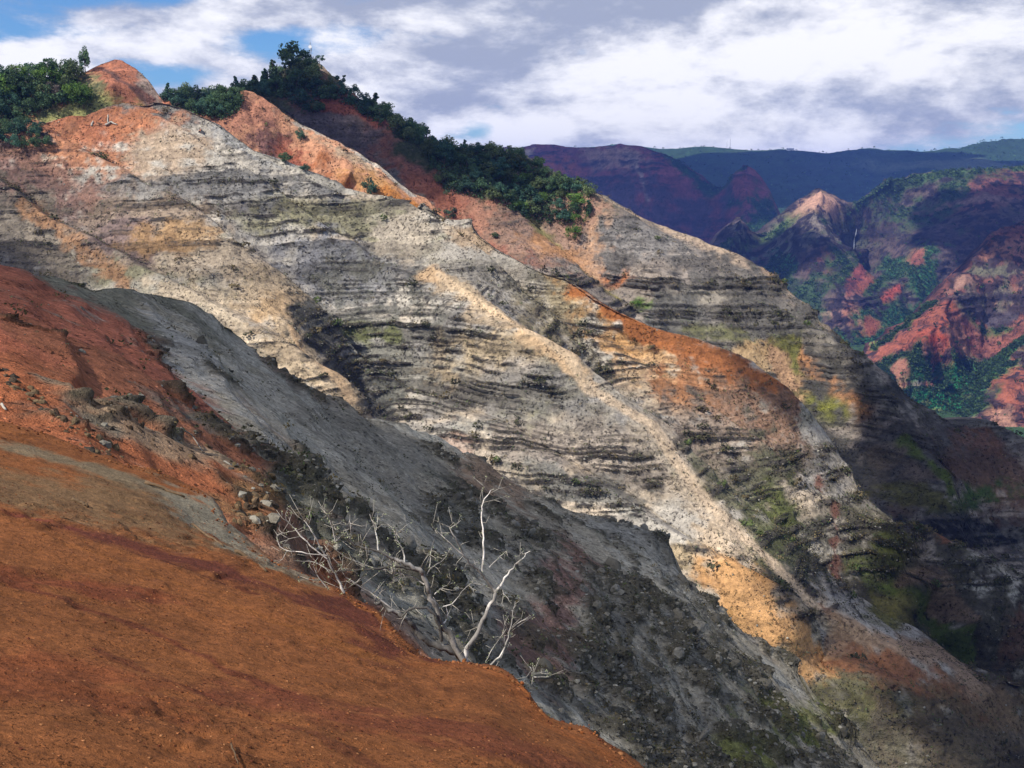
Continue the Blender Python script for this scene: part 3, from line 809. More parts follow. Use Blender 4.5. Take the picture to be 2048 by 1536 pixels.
def build_far():
    D = {}
    STF = strata_table(77, -700, 500, 9, 34)
    G1, G2, RED, PUR = (.035, .075, .028), (.055, .11, .035), (.30, .105, .07), (.16, .085, .085)
    # far rim and plateau
    crest = [(780, 320), (1000, 296), (1060, 290), (1150, 293), (1240, 287), (1290, 292), (1340, 293), (1385, 293), (1420, 292), (1500, 297), (1560, 294), (1620, 299), (1680, 302), (1740, 294),
             (1800, 296), (1880, 299), (1930, 292), (1960, 284), (1990, 277), (2048, 275), (2250, 268)]
    base = [(780, 700), (1200, 640), (1700, 620), (2250, 620)]
    D['rim'] = Piece(-4, 14, (1500, 298, 6200), [(a, b, 0) for a, b in crest], [(a, b, 0) for a, b in base],
                     [(1850, 335, 40), (1700, 330, 20), (1750, 350, -30), (1950, 318, 30), (1600, 345, -40), (1450, 340, -20)], False, 240, 80, 10, 1500, .5, 60).finish(
        'far_plateau', M['far_rock'], None, rough=9, rl=120, knob=8, kl=45, block=30, base=G1, rock=(.03, .06, .025), mask=(.3, .6), ml=500, noise_sc=350, seed=81, gully=18, gl=320,
        patches=[E(1800, 322, 230, 10, (.11, .15, .07), 2, ny=.3), E(1980, 330, 120, 14, (.12, .16, .075), 4), E(1600, 320, 160, 14, (.045, .085, .03))])
    # purple cliff on the left of the far canyon
    crest = [(820, 330), (960, 300), (1010, 294), (1060, 289), (1120, 292), (1180, 291), (1240, 286), (1290, 290), (1330, 305), (1375, 325), (1410, 352), (1440, 372), (1465, 345), (1490, 326), (1515, 340),
             (1535, 368), (1560, 420), (1600, 520), (1680, 600)]
    base = [(820, 760), (1200, 700), (1500, 720), (1680, 760)]
    D['cliff'] = Piece(-8, 52, (1250, 330, 4200), [(a, b, 0) for a, b in crest], [(a, b, 0) for a, b in base],
                       line([(1290, 300, 40), (1250, 420, 60), (1200, 520, 60)], 2) + line([(1490, 335, 60), (1490, 420, 90), (1480, 520, 90)], 2) + line([(1410, 370, -20), (1400, 450, -70), (1400, 520, -80)], 2)
                       + line([(1100, 320, 20), (1110, 420, 40), (1120, 500, 50)], 2) + line([(1170, 330, -20), (1170, 420, -30), (1170, 500, -40)], 2), False, 250, 150, 10, 500, 2.6, 30).finish(
        'far_canyon_cliff', M['far_rock'], STF, A=15, rough=7, rl=90, block=26, gully=26, gl=130, base=(.19, .085, .085), rock=(.06, .04, .05), mask=(.25, .45), ml=300, noise_sc=180, seed=91, sat=1.45,
        streak=(.2, 1.4), warp=10,
        patches=[E(1100, 350, 60, 30, (.30, .12, .08), 0, rock=.3), E(1240, 310, 60, 22, (.36, .25, .20), 10, rock=.3), L([(1250, 305), (1290, 350), (1300, 400)], 7, (.38, .29, .24)), E(1040, 300, 26, 10, (.5, .4, .3), rock=.1),
                 E(1490, 380, 50, 40, (.20, .085, .07), rock=.4), L([(1340, 300), (1420, 380), (1480, 330)], 14, G1, rock=.3), E(1200, 450, 200, 70, (.10, .075, .085), rock=.8), E(1540, 450, 60, 90, G1, rock=.4)])
    # pyramid and the long dark wall on the right
    crest = [(1340, 560), (1400, 515), (1440, 482), (1462, 446), (1482, 433), (1502, 448), (1520, 462), (1545, 440), (1580, 415), (1612, 395), (1630, 380), (1642, 374), (1658, 380), (1682, 392), (1702, 404),
             (1716, 404), (1745, 384), (1780, 356), (1830, 347), (1900, 342), (1980, 336), (2060, 332), (2250, 326)]
    base = [(1340, 900), (1600, 900), (1850, 900), (2250, 900)]
    D['pyramid'] = Piece(2, 40, (1700, 480, 2900), [(a, b, 0) for a, b in crest], [(a, b, 0) for a, b in base],
                         line([(1642, 378, 70), (1635, 430, 110), (1610, 500, 130), (1590, 560, 120), (1600, 620, 110)], 2) + line([(1690, 410, 10), (1710, 470, -70), (1715, 540, -110), (1720, 600, -80)], 2)
                         + line([(1480, 440, 30), (1470, 480, 60), (1450, 520, 60)], 2) + line([(1520, 465, -20), (1500, 500, -20), (1480, 540, -10)], 2)
                         + line([(1740, 500, 60), (1720, 550, 110), (1700, 585, 150), (1680, 640, 150)], 2) + line([(1860, 470, 30), (1830, 520, 70), (1800, 560, 90)], 2) + line([(1990, 360, 20), (1960, 430, 60), (1900, 500, 60)], 2)
                         + [(1800, 400, -50), (1850, 440, -30), (1780, 480, -60), (1800, 640, 60), (1900, 600, 0)], False, 340, 230, 10, 500, 1.7, 30).finish(
        'pyramid_canyon_wall', M['far_rock'], STF, A=14, rough=6, rl=60, knob=3, kl=20, block=20, gully=15, gl=80, base=(.10, .075, .068), rock=(.035, .028, .036), mask=(.15, .35), ml=240, noise_sc=140, seed=101, sat=1.12,
        streak=(.25, 1.3), warp=6,
        patches=[E(1640, 392, 60, 13, (.42, .22, .15), 2, rock=.1, nz=.4, k=0), E(1640, 450, 110, 50, (.20, .17, .14), 0, rock=.9), E(1660, 520, 60, 40, (.12, .055, .05), 0, rock=.8), E(1560, 480, 60, 40, (.14, .13, .10), 0, rock=.7),
                 L([(1440, 500), (1500, 490), (1560, 450), (1620, 400)], 12, (.09, .13, .05), rock=.2), E(1555, 520, 36, 32, (.09, .26, .10), 0, rock=0), E(1480, 455, 34, 22, (.16, .15, .12), 0, rock=.8),
                 L([(1716, 404), (1780, 358), (1900, 345), (2060, 336)], 16, (.075, .125, .05), rock=.1, ny=.2), E(1900, 400, 240, 50, (.05, .085, .035), -6, rock=.2), E(1990, 385, 90, 30, (.20, .09, .075), -20, rock=.5),
                 E(1880, 470, 170, 50, (.085, .06, .055), 0, rock=.9), E(1950, 395, 100, 8, (.23, .15, .12), -2, rock=.3), E(1760, 560, 120, 50, (.05, .09, .035), 10, rock=.3), E(1830, 520, 80, 30, (.05, .17, .065), 0, rock=.0), E(1830, 515, 22, 20, (.30, .12, .085), 0, rock=.2),
                 E(1720, 575, 36, 12, (.34, .12, .085), -20, rock=.2), E(1700, 610, 70, 30, (.20, .125, .115), 5, rock=.9), E(1790, 580, 32, 14, (.36, .09, .065), -35, rock=.1), E(1735, 530, 16, 30, (.25, .08, .07), 20, rock=.3),
                 E(1720, 640, 60, 26, (.38, .18, .13), 25, rock=.3), E(1790, 660, 130, 44, (.04, .15, .055), -20, rock=.0), E(1750, 650, 26, 14, (.36, .13, .08), -25), E(1640, 620, 30, 12, (.40, .25, .19), 15), E(1560, 600, 90, 60, (.05, .085, .04), 0, rock=.3), E(1643, 388, 52, 15, (.55, .33, .23), 2, rock=.05, nz=.5, nf=.6, ny=.3, bed=0)])
    # nearer red spur on the right and the valley side below it
    crest = [(1640, 720), (1690, 706), (1730, 700), (1780, 668), (1830, 628), (1865, 600), (1890, 575), (1925, 546), (1940, 535), (1955, 505), (1975, 480), (2010, 455), (2060, 430), (2250, 380)]
    base = [(1640, 960), (1760, 960), (1900, 980), (2100, 1020), (2250, 1040)]
    D['red'] = Piece(-6, 33, (1900, 650, 1900), [(a, b, 0) for a, b in crest], [(a, b, 0) for a, b in base],
                     line([(1930, 548, 25), (1900, 610, 60), (1870, 660, 75), (1840, 690, 70)], 2) + line([(2000, 560, 0), (1990, 640, -40), (1970, 720, -60), (1920, 770, -50), (1850, 830, -30)], 2)
                     + line([(1790, 690, 30), (1770, 740, 10), (1790, 800, 0)], 2) + line([(2060, 640, 30), (2010, 700, 20), (1950, 770, 20), (1890, 840, -10)], 2)
                     + line([(2060, 720, 50), (2010, 770, 60), (1980, 830, 60)], 2) + line([(1905, 640, 60), (1920, 690, 40), (1900, 760, 30)], 2), False, 310, 240, 10, 300, 1.5, 20).finish(
        'red_canyon_spur', M['far_rock'], STF, A=15, rough=5, rl=40, knob=2, kl=14, block=14, gully=14, gl=46, base=(.20, .085, .065), rock=(.05, .035, .04), mask=(.12, .34), ml=170, noise_sc=80, seed=111, sat=1.12,
        streak=(.25, 1.3), warp=5,
        patches=[E(1930, 558, 36, 10, (.34, .20, .15), 2, rock=.1, nz=.4, nf=.5), E(1905, 585, 50, 14, (.09, .06, .07), 0, rock=1), E(1960, 620, 80, 40, (.17, .15, .11), 0, rock=.7), E(2010, 500, 60, 22, (.32, .16, .11), -10, rock=.4), E(1990, 540, 60, 20, (.16, .15, .10), 0, rock=.6),
                 E(1850, 660, 60, 34, (.34, .085, .055), -25, rock=.3), E(1860, 640, 60, 40, (.33, .10, .065), -20, rock=.4), L([(1870, 620), (1820, 660), (1770, 700)], 20, (.34, .12, .08), rock=.3), E(1930, 680, 30, 30, (.40, .19, .13), 50, rock=.3), E(1880, 680, 30, 16, (.40, .08, .045), 0, rock=.05),
                 E(1820, 720, 70, 45, (.030, .075, .04), 0, rock=0, nz=.6), E(1800, 760, 70, 30, (.035, .08, .04), 0, rock=0), E(1900, 725, 26, 26, (.42, .165, .08), 30, rock=.1), L([(1790, 730), (1810, 770), (1830, 800)], 12, (.36, .17, .12), rock=.1), E(1840, 775, 14, 14, (.36, .30, .25), 0),
                 L([(2060, 660), (1990, 720), (1920, 780), (1860, 830)], 44, (.045, .20, .075), rock=0, nf=1), E(1900, 820, 90, 34, (.045, .24, .095), -10, rock=0, nf=1), E(1970, 660, 40, 14, G2, 20, rock=.1),
                 E(2020, 780, 60, 40, (.38, .135, .085), -30, rock=.3), E(2000, 830, 40, 26, (.44, .24, .17), 20, rock=.2), E(1960, 800, 40, 14, (.07, .12, .05), -30), E(1980, 640, 90, 16, (.09, .075, .085), 2, rock=1), E(2030, 590, 40, 8, (.06, .05, .06), 0, rock=1),
                 E(1990, 690, 60, 14, (.30, .12, .09), -10, rock=.2), L([(1840, 590), (1800, 630), (1740, 680)], 14, G2, rock=0)])
    # valley floor and base ground out to the horizon
    n = 60
    xs = np.linspace(-9000, 11000, n); ys = np.linspace(-3000, 12000, n)
    X, Y = np.meshgrid(xs, ys)
    Z = -372 + 6 * fbm(X / 900, Y / 900, octv=3, seed=5)
    V = np.stack([X, Y, Z], -1).reshape(-1, 3)
    i = (np.arange(n - 1)[:, None] * n + np.arange(n - 1)[None, :]).ravel()
    c = np.broadcast_to(np.array((.05, .10, .035)), V.shape)
    me = mesh_np('ground', V, np.stack([i, i + 1, i + n + 1, i + n], 1), M['far_rock'], True, c)
    tag(obj('ground', me), None, None, None, 'structure')
    return D


D = build_far()
# ------------------------------------------------------------------ vegetation
M['leaf'] = simple_mat('leaf', (1, 1, 1), 0.7, 0.15, attr=True, var=0.55, sc=0.8, trans=0.25)
M['shrub'] = simple_mat('shrub', (1, 1, 1), 0.85, 0.1, attr=True, var=0.3, sc=0.8, trans=0.15)
M['bark'] = simple_mat('bark', (.11, .085, .065), 0.9, 0.1, var=0.4, sc=3.0)
M['dead_wood'] = simple_mat('dead_wood', (1, 1, 1), 0.8, 0.2, attr=True, var=0.45, sc=26.0)
M['log_wood'] = simple_mat('log_wood', (.13, .085, .05), 0.9, 0.1, var=0.5, sc=14.0)
M['pale_wood'] = simple_mat('pale_wood', (.36, .33, .28), 0.85, 0.1, var=0.45, sc=14.0)
M['lichen'] = simple_mat('lichen', (.36, .39, .23), 0.95, 0.05, var=0.3, sc=20.0)


def leaf_quads(C, size, rg, out=None, flat=0.0):
    """little leaf sprays at points C; out = outward directions"""
    n = len(C)
    d = rg.normal(size=(n, 3))
    if out is not None:
        d = d * 0.75 + out * 1.1
    d[:, 2] += flat
    d /= np.linalg.norm(d, axis=1, keepdims=True) + 1e-9
    a = np.cross(d, rg.normal(size=(n, 3)))
    a /= np.linalg.norm(a, axis=1, keepdims=True) + 1e-9
    b = np.cross(d, a)
    sz = size * rg.uniform(0.6, 1.4, (n, 1))
    a, b = a * sz, b * sz * rg.uniform(0.45, 0.9, (n, 1))
    V = np.stack([C - a, C + b * 0.9 + d * sz * .12, C + a, C - b], 1).reshape(-1, 3)
    Fc = np.arange(n * 4).reshape(-1, 4)
    return V, Fc


def crown(kind, seed, n=1100, c0=(.028, .062, .026), c1=(.075, .125, .045)):
    """unit-height crown (base of the tree at 0, top at 1) of leaf sprays in clumps"""
    rg = np.random.default_rng(seed)
    lob = []
    if kind == 'round':
        for i in range(13):
            a = rg.uniform(0, 6.28); r = 0.36 * math.sqrt(rg.uniform(0, 1)); z = rg.uniform(0.34, 0.80) - r * .35
            lob.append((r * math.cos(a), r * math.sin(a), z, rg.uniform(.13, .22)))
        lob.append((0, 0, .8, .19))
    elif kind == 'wide':
        for i in range(16):
            a = rg.uniform(0, 6.28); r = 0.62 * math.sqrt(rg.uniform(0, 1)); z = rg.uniform(0.30, 0.82) - r * .32
            lob.append((r * math.cos(a), r * math.sin(a), z, rg.uniform(.14, .24)))
    elif kind == 'tall':
        for i in range(13):
            z = 0.16 + 0.8 * i / 13; w = (0.19 - 0.14 * abs(z - .42)) * (1.05 - z * .55)
            a = rg.uniform(0, 6.28)
            lob.append((w * .8 * math.cos(a), w * .8 * math.sin(a), z, w * rg.uniform(.6, 1.0)))
    else:                                     # open, wind-shaped
        for i in range(8):
            a = rg.uniform(0, 6.28); r = 0.34 * math.sqrt(rg.uniform(0.1, 1)); z = rg.uniform(0.45, 0.88)
            lob.append((r * math.cos(a), r * math.sin(a), z, rg.uniform(.09, .16)))
    lob = np.array(lob)
    k = rg.integers(0, len(lob), n)
    d = rg.normal(size=(n, 3)); d /= np.linalg.norm(d, axis=1, keepdims=True)
    rr = lob[k, 3:4] * rg.uniform(0.55, 1.08, (n, 1))
    C = lob[k, :3] + d * rr * np.array([1, 1, .8])
    C[:, 2] = np.clip(C[:, 2], 0.06, 1.0)
    V, Fc = leaf_quads(C, 0.036, rg, d)
    tint = np.clip(rg.normal(0.45, 0.25, n) + (rg.random(len(lob))[k] - .5) * .7, 0, 1)[:, None]
    col = np.array(c0) * (1 - tint) + np.array(c1) * tint
    return mesh_np('crown_' + kind, V, Fc, M['leaf'], False, np.repeat(col, 4, 0))


def tube(path, rad, sides=7, seed=0, wob=0.0, cap=True):
    """tapered tube along a polyline"""
    rg = np.random.default_rng(seed)
    p = np.array(path, float); n = len(p)
    rad = np.broadcast_to(np.asarray(rad, float), (n,)) if np.ndim(rad) else np.full(n, rad)
    tg = np.gradient(p, axis=0); tg /= np.linalg.norm(tg, axis=1, keepdims=True) + 1e-9
    ref = np.array([.31, .77, .55])
    V = []
    for i in range(n):
        a = np.cross(tg[i], ref); a /= np.linalg.norm(a) + 1e-9
        b = np.cross(tg[i], a)
        th = np.arange(sides) / sides * 2 * math.pi
        r = rad[i] * (1 + wob * (rg.random(sides) - .5))
        V.append(p[i] + (np.cos(th) * r)[:, None] * a + (np.sin(th) * r)[:, None] * b)
    V = np.concatenate(V)
    Fc = []
    for i in range(n - 1):
        for j in range(sides):
            k = (j + 1) % sides
            Fc.append((i * sides + j, i * sides + k, (i + 1) * sides + k, (i + 1) * sides + j))
    if cap:
        c0, c1 = len(V), len(V) + 1
        V = np.vstack([V, p[0], p[-1]])
        for j in range(sides):
            k = (j + 1) % sides
            Fc.append((c0, k, j, j)); Fc.append((c1, (n - 1) * sides + j, (n - 1) * sides + k, (n - 1) * sides + k))
    return V, np.array(Fc)


def tube_mesh(name, path, rad, mat, sides=7, seed=0, wob=0.0, col=None):
    V, Fc = tube(path, rad, sides, seed, wob, cap=False)
    me = mesh_np(name, V, Fc, mat, True, None if col is None else np.broadcast_to(np.array(col), V.shape))
    return me


def join(parts):
    Vs, Fs, o = [], [], 0
    for V, Fc in parts:
        Vs.append(V); Fs.append(Fc + o); o += len(V)
    return np.concatenate(Vs), np.concatenate(Fs)


def trunk_mesh(kind, seed):
    rg = np.random.default_rng(seed + 500)
    top = .9 if kind == 'tall' else .55
    w = .022 if kind == 'tall' else .03
    zs = np.linspace(-.08, top, 7)
    p = np.stack([np.cumsum(rg.normal(0, .012, 7)), np.cumsum(rg.normal(0, .012, 7)), zs], 1)
    parts = [tube(p, np.linspace(w, w * .35, 7), 6, seed, .2)]
    for i in range(0 if kind == 'tall' else 5):
        z = rg.uniform(.2, .5); a = rg.uniform(0, 6.28); l = rg.uniform(.2, .36)
        q = p[np.argmin(abs(zs - z))]
        parts.append(tube([q, q + np.array([math.cos(a) * l * .5, math.sin(a) * l * .5, l * .35]), q + np.array([math.cos(a) * l, math.sin(a) * l, l * .8])], [w * .55, w * .4, w * .15], 5))
    V, Fc = join(parts)
    return mesh_np('trunk_' + kind, V, Fc, M['bark'], True)


PROTO = {}
for kd, cnt, n in (('round', 4, 1300), ('wide', 3, 1500), ('tall', 3, 900), ('open', 2, 520)):
    PROTO[kd] = [(crown(kd, 100 * len(PROTO) + i, n, *(((.040, .095, .068), (.095, .175, .105)) if i % 2 else ((.048, .098, .052), (.125, .195, .085)))),
                  trunk_mesh(kd, 100 * len(PROTO) + i)) for i in range(cnt)]
PROTO['bright'] = [(crown('wide', 901 + i, 1300, (.07, .15, .03), (.20, .32, .07)), PROTO['wide'][0][1]) for i in range(2)]
PROTO['olive'] = [(crown('round', 971 + i, 1100, (.075, .11, .045), (.19, .235, .10)), PROTO['round'][0][1]) for i in range(2)]
PROTO['lime'] = [(crown('wide', 931 + i, 900, (.22, .30, .09), (.45, .52, .20)), PROTO['wide'][0][1]) for i in range(2)]
PROTO['grey'] = [(crown('open', 951 + i, 500, (.13, .11, .095), (.22, .18, .15)), PROTO['wide'][0][1]) for i in range(2)]


def tree(P, h, kind, label, group=None, wide=1.0, name='tree'):
    i = random.randrange(len(PROTO[kind]))
    c, t = PROTO[kind][i]
    o = empty(name, P, random.uniform(0, 6.28))
    o.scale = (h * wide, h * wide, h)
    tag(o, label, 'tree', group)
    obj('trunk', t, o)
    obj('crown', c, o)
    return o


def in_poly(x, y, poly):
    r = np.zeros(x.shape, bool)
    n = len(poly)
    for i in range(n):
        x1, y1 = poly[i]; x2, y2 = poly[(i + 1) % n]
        c = ((y1 > y) != (y2 > y)) & (x < (x2 - x1) * (y - y1) / (y2 - y1 + 1e-9) + x1)
        r ^= c
    return r


def spots(pc, poly, gap, limit, rg, rows=None):
    """well-spaced ground points of a hillside inside an outline"""
    u, v = pc.u, pc.v
    k = np.flatnonzero(in_poly(u, v, poly).ravel() & (pc.d.ravel() > 0))
    rg.shuffle(k)
    P = pc.P.reshape(-1, 3)
    got = np.empty((0, 3))
    for i in k[:20000]:
        p = P[i]
        if len(got) == 0 or ((got - p) ** 2).sum(1).min() > gap * gap:
            got = np.vstack([got, p])
            if len(got) >= limit:
                break
    return got


def px_h(P, px):
    """metres for a height of px photo pixels at P"""
    return px / F * np.linalg.norm(P)


# outlines of the wooded ground
GROVE = [(-60, 170), (30, 158), (90, 156), (140, 152), (160, 152), (140, 180), (172, 200), (140, 212), (75, 224), (50, 245), (-60, 262)]
FOREST = [(330, 205), (360, 192), (470, 190), (520, 182), (560, 160), (600, 140), (625, 140), (640, 165), (690, 195), (760, 232), (850, 280), (930, 305), (1010, 310), (1060, 335), (1110, 362), (1185, 392),
            (1180, 430), (1165, 452), (1120, 455), (1050, 438), (1000, 408), (940, 392), (890, 390), (872, 345), (850, 315), (840, 292), (760, 258), (700, 212), (655, 200), (640, 228), (615, 232), (590, 205), (540, 192), (490, 196), (440, 240), (380, 225)]
CLUMP = [(330, 215), (430, 200), (470, 190), (484, 195), (478, 222), (440, 240), (380, 225)]


def build_trees():
    rg = np.random.default_rng(3)
    W, K, O, RD = T['wall'], T['knoll'], T['orange'], T['ridge']
    # grove on the bench at the upper left
    named = [(K, 172, 146, 52, 'round', 'tall narrow dark tree standing highest in the left grove beside the bare red knoll', .5),
             (K, 165, 214, 52, 'bright', 'rounded light green tree at the right edge of the left grove above the grass strip', .75),
             (K, 112, 205, 38, 'grey', 'leafless grey-brown tree among the green trees of the left grove', 1.1),
             (K, 92, 160, 46, 'wide', 'flat-topped dark tree on the skyline of the left grove with sky showing through it', .8)]
    for pc, px, py, H, kd, lab, wd in named:
        P = pc.at(px, py); tree(P - [0, 0, .3], px_h(P, H), kd, lab, None, wd)
    poly = GROVE
    for P in spots(K, poly, 5.0, 46, rg):
        kd = str(rg.choice(['round', 'wide', 'olive', 'round', 'open', 'bright']))
        lk = {'round': 'dark rounded tree', 'wide': 'broad dark green tree', 'open': 'thin open-crowned tree', 'olive': 'paler olive-green tree', 'bright': 'fresh light green tree'}[kd]
        tree(P - [0, 0, .4], px_h(P, rg.uniform(30, 48)), kd, lk + (' at the left end' if project(P)[0] < 70 else ' in the right half') + ' of the left grove above the red bench',
             'trees of the left grove', rg.uniform(.8, 1.1))
    for P in spots(W, [(-60, 275), (60, 255), (78, 285), (92, 300), (60, 300), (-60, 290)], 4.2, 16, rg):
        tree(P - [0, 0, .4], px_h(P, rg.uniform(26, 46)), rg.choice(['round', 'wide']), 'green tree on the slope below the grass strip at the left edge', 'trees below the grass strip', rg.uniform(.9, 1.2))
    # single trees on the bare slopes
    lone = [(O, 739, 396, 44, 'round', 'lone dark tree on the orange slope beside the grey crest', .8), (O, 600, 284, 30, 'round', 'small leaning tree alone in the middle of the orange spur', .7),
            (W, 572, 326, 24, 'round', 'dark bushy tree on the crest below the purple rock patch', 1.3), (RD, 908, 437, 28, 'wide', 'low dark bushy tree behind the notch of the banded crest', 1.0),
            (RD, 1148, 478, 38, 'bright', 'bright green bushy tree under the end of the forest belt', .8), (RD, 990, 476, 14, 'round', 'tiny dark tree at the foot of the pale red slope', 1.2),
            (W, 610, 342, 18, 'round', 'low olive bush on the crest right of the dark bushy tree', 1.5), (RD, 1272, 612, 18, 'bright', 'small green bush in the gully behind the orange crest', 1.3)]
    for pc, px, py, H, kd, lab, wd in lone:
        P = pc.at(px, py); tree(P - [0, 0, .3], px_h(P, H), kd, lab, None, wd)
    # skyline of the forested ridge
    sky = [(590, 150, 68, 'round', 'large rounded dark tree crowning the summit left of the mast', 1.05), (642, 128, 24, 'open', 'small windswept tree on the dark summit rock right of the mast', 1.1),
           (528, 168, 36, 'tall', 'dark conical tree left of the large summit tree', 1.1), (545, 160, 42, 'tall', 'tallest conical tree between the conical group and the summit tree', 1.0),
           (512, 176, 28, 'round', 'rounded tree standing left of the conical pair on the ridge', .8), (470, 184, 32, 'tall', 'pointed tree above the orange spur crest', 1.3), (338, 196, 30, 'tall', 'pointed tree at the left end of the far ridge beside the knoll', 1.3),
           (680, 178, 34, 'open', 'leaning tree just below the summit rock on the skyline', .9), (712, 196, 30, 'round', 'stout dark tree halfway down the skyline between two slender trees', .9),
           (732, 206, 28, 'open', 'slender tree with open crown on the descending skyline', .8), (752, 222, 38, 'tall', 'tall shaggy tree lowest of the skyline row', 1.4)]
    for px, py, H, kd, lab, wd in sky:
        P = RD.at(px, py); tree(P - [0, 0, .4], px_h(P, H), kd, lab, None, wd)
    poly = FOREST
    look = {'round': 'dark rounded tree', 'wide': 'broad dark green tree', 'open': 'thin open-crowned tree', 'olive': 'paler olive-green tree', 'tall': 'narrow upright tree', 'bright': 'fresh light green tree'}
    for P in spots(RD, poly, 5.4, 235, rg):
        kd = str(rg.choice(['round', 'wide', 'round', 'open', 'wide', 'olive', 'olive', 'tall', 'bright' if P[0] > 0 else 'round']))
        far = project(P)[0]
        where = 'around the forested summit' if far < 700 else 'on the descending middle of the forest belt' if far < 930 else 'at the broad right end of the forest belt'
        tree(P - [0, 0, .5], px_h(P, rg.uniform(24, 40)), kd, look[kd] + ' ' + where, 'trees of the forest belt', rg.uniform(.9, 1.35))
    for P in spots(O, CLUMP, 3.6, 26, rg):
        tree(P - [0, 0, .4], px_h(P, rg.uniform(20, 34)), rg.choice(['round', 'wide']), 'dark green tree in the clump left of the orange spur top', 'trees left of the orange spur', rg.uniform(.8, 1.2))


def understory():
    """low growth closing the gaps between the trees"""
    rg = np.random.default_rng(77)
    sm = [raw(crown('wide', 820 + i, 36, (.04, .08, .04), (.095, .15, .065))) for i in range(4)]
    sm = [(V + (V - V.reshape(-1, 4, 3).mean(1).repeat(4, 0)) * 2.2, Fc, C) for V, Fc, C in sm]
    for pc, poly, n, nm in ((T['ridge'], FOREST, 1100, 'forest_undergrowth'), (T['knoll'], GROVE, 420, 'grove_undergrowth'), (T['orange'], CLUMP, 160, 'clump_undergrowth')):
        k = np.flatnonzero(in_poly(pc.u, pc.v, poly).ravel() & (pc.d.ravel() > 0))
        k = rg.choice(k, min(n, len(k)), replace=False)
        V, Fc, C = stamp(sm, pc.P.reshape(-1, 3)[k], rg.uniform(2.0, 5.0, len(k)), rg, .15)
        tag(obj(nm, mesh_np(nm, V, Fc, M['leaf'], False, C)), 'dense low undergrowth between the trees', 'undergrowth', None, 'stuff')


build_trees()


# ------------------------------------------------------------------ shrubs and loose rock
def shrub_mesh(seed, n, c0, c1, nm='shrub'):
    rg = np.random.default_rng(seed)
    d = rg.normal(size=(n, 3)); d /= np.linalg.norm(d, axis=1, keepdims=True)
    C = d * rg.uniform(.35, .5, (n, 1)) * np.array([1.05, 1.05, .8]) + np.array([0, 0, .38])
    C += 0.14 * np.sin(C[:, [1, 2, 0]] * 7 + seed)
    V, Fc = leaf_quads(C, 0.15, rg, d)
    tint = rg.random((n, 1))
    return mesh_np(nm, V, Fc, M['shrub'], False, np.repeat(np.array(c0) * (1 - tint) + np.array(c1) * tint, 4, 0))


def scatter_pick(pc, n, rg, fn):
    """choose n ground vertices in view with weight fn"""
    inview = (pc.u > -40) & (pc.u < 2090) & (pc.v > -20) & (pc.v < 1560) & (pc.d > 0)
    inview[pc.nt + 1:] = False
    w = np.where(inview, fn(pc), 0).ravel().astype(np.float64)
    # equal chance per ground area, not per vertex
    dr = np.linalg.norm(np.gradient(pc.P, axis=0), axis=-1) * np.linalg.norm(np.gradient(pc.P, axis=1), axis=-1)
    w *= dr.ravel()
    w /= w.sum()
    return rg.choice(len(w), n, replace=False, p=w)


def stamp(protos, P, size, rg, sink=0.15, up=None):
    """many copies of small meshes in one big array"""
    n = len(P)
    which = rg.integers(0, len(protos), n)
    Vs, Fs, Cs, o = [], [], [], 0
    for q, (V, Fc, C) in enumerate(protos):
        k = np.flatnonzero(which == q)
        if len(k) == 0:
            continue
        a = rg.uniform(0, 6.28, len(k)); ca, sa = np.cos(a), np.sin(a)
        x = V[None, :, 0] * ca[:, None] - V[None, :, 1] * sa[:, None]
        y = V[None, :, 0] * sa[:, None] + V[None, :, 1] * ca[:, None]
        W = np.stack([x, y, np.broadcast_to(V[None, :, 2], x.shape)], -1) * size[k][:, None, None]
        W = W + P[k][:, None, :] - np.array([0, 0, 1]) * (sink * size[k])[:, None, None]
        Vs.append(W.reshape(-1, 3))
        Fs.append((Fc[None] + (np.arange(len(k)) * len(V))[:, None, None] + o).reshape(-1, Fc.shape[1]))
        tint = rg.uniform(.6, 1.4, (len(k), 1, 1))
        Cs.append((C[None] * tint).reshape(-1, 3))
        o += len(k) * len(V)
    return np.concatenate(Vs), np.concatenate(Fs), np.concatenate(Cs)


def raw(me):
    v = np.empty(len(me.vertices) * 3, np.float32); me.vertices.foreach_get('co', v)
    k = me.polygons[0].loop_total
    f = np.empty(len(me.loops), np.int32); me.loops.foreach_get('vertex_index', f)
    c = np.empty(len(me.vertices) * 4, np.float32); me.attributes['col'].data.foreach_get('color', c)
    return v.reshape(-1, 3), f.reshape(-1, k), c.reshape(-1, 4)[:, :3]


def rock_mesh(seed, sub, c, rough=.28):
    import bmesh
    bm = bmesh.new()
    bmesh.ops.create_icosphere(bm, subdivisions=sub, radius=.5)
    rg = np.random.default_rng(seed)
    V = np.array([v.co[:] for v in bm.verts])
    Fc = np.array([[v.index for v in f.verts] for f in bm.faces])
    bm.free()
    d = V / np.linalg.norm(V, axis=1, keepdims=True)
    r = np.ones(len(V))
    for i in range(9):                                     # flat broken faces
        nrm = rg.normal(size=3); nrm /= np.linalg.norm(nrm)
        lim = rg.uniform(.5, .9)
        dp = d @ nrm
        r = np.where(dp > .05, np.minimum(r, lim / np.maximum(dp, .05)), r)
    r *= 1 + rough * (fbm(d[:, 0] * 2 + seed, d[:, 1] * 2, d[:, 2] * 2, octv=3, seed=seed) - .5)
    V = d * r[:, None] * .5 * np.array([1.15, .9, .75])
    col = np.array(c) * (0.7 + .6 * fbm(V[:, 0] * 5, V[:, 1] * 5, V[:, 2] * 5, octv=2, seed=seed + 1))[:, None]
    return mesh_np('rock', V, Fc, M['stone'], sub > 2, col)


M['stone'] = ground_mat('stone', 0.35, 0.8, 0.08, 0.4)


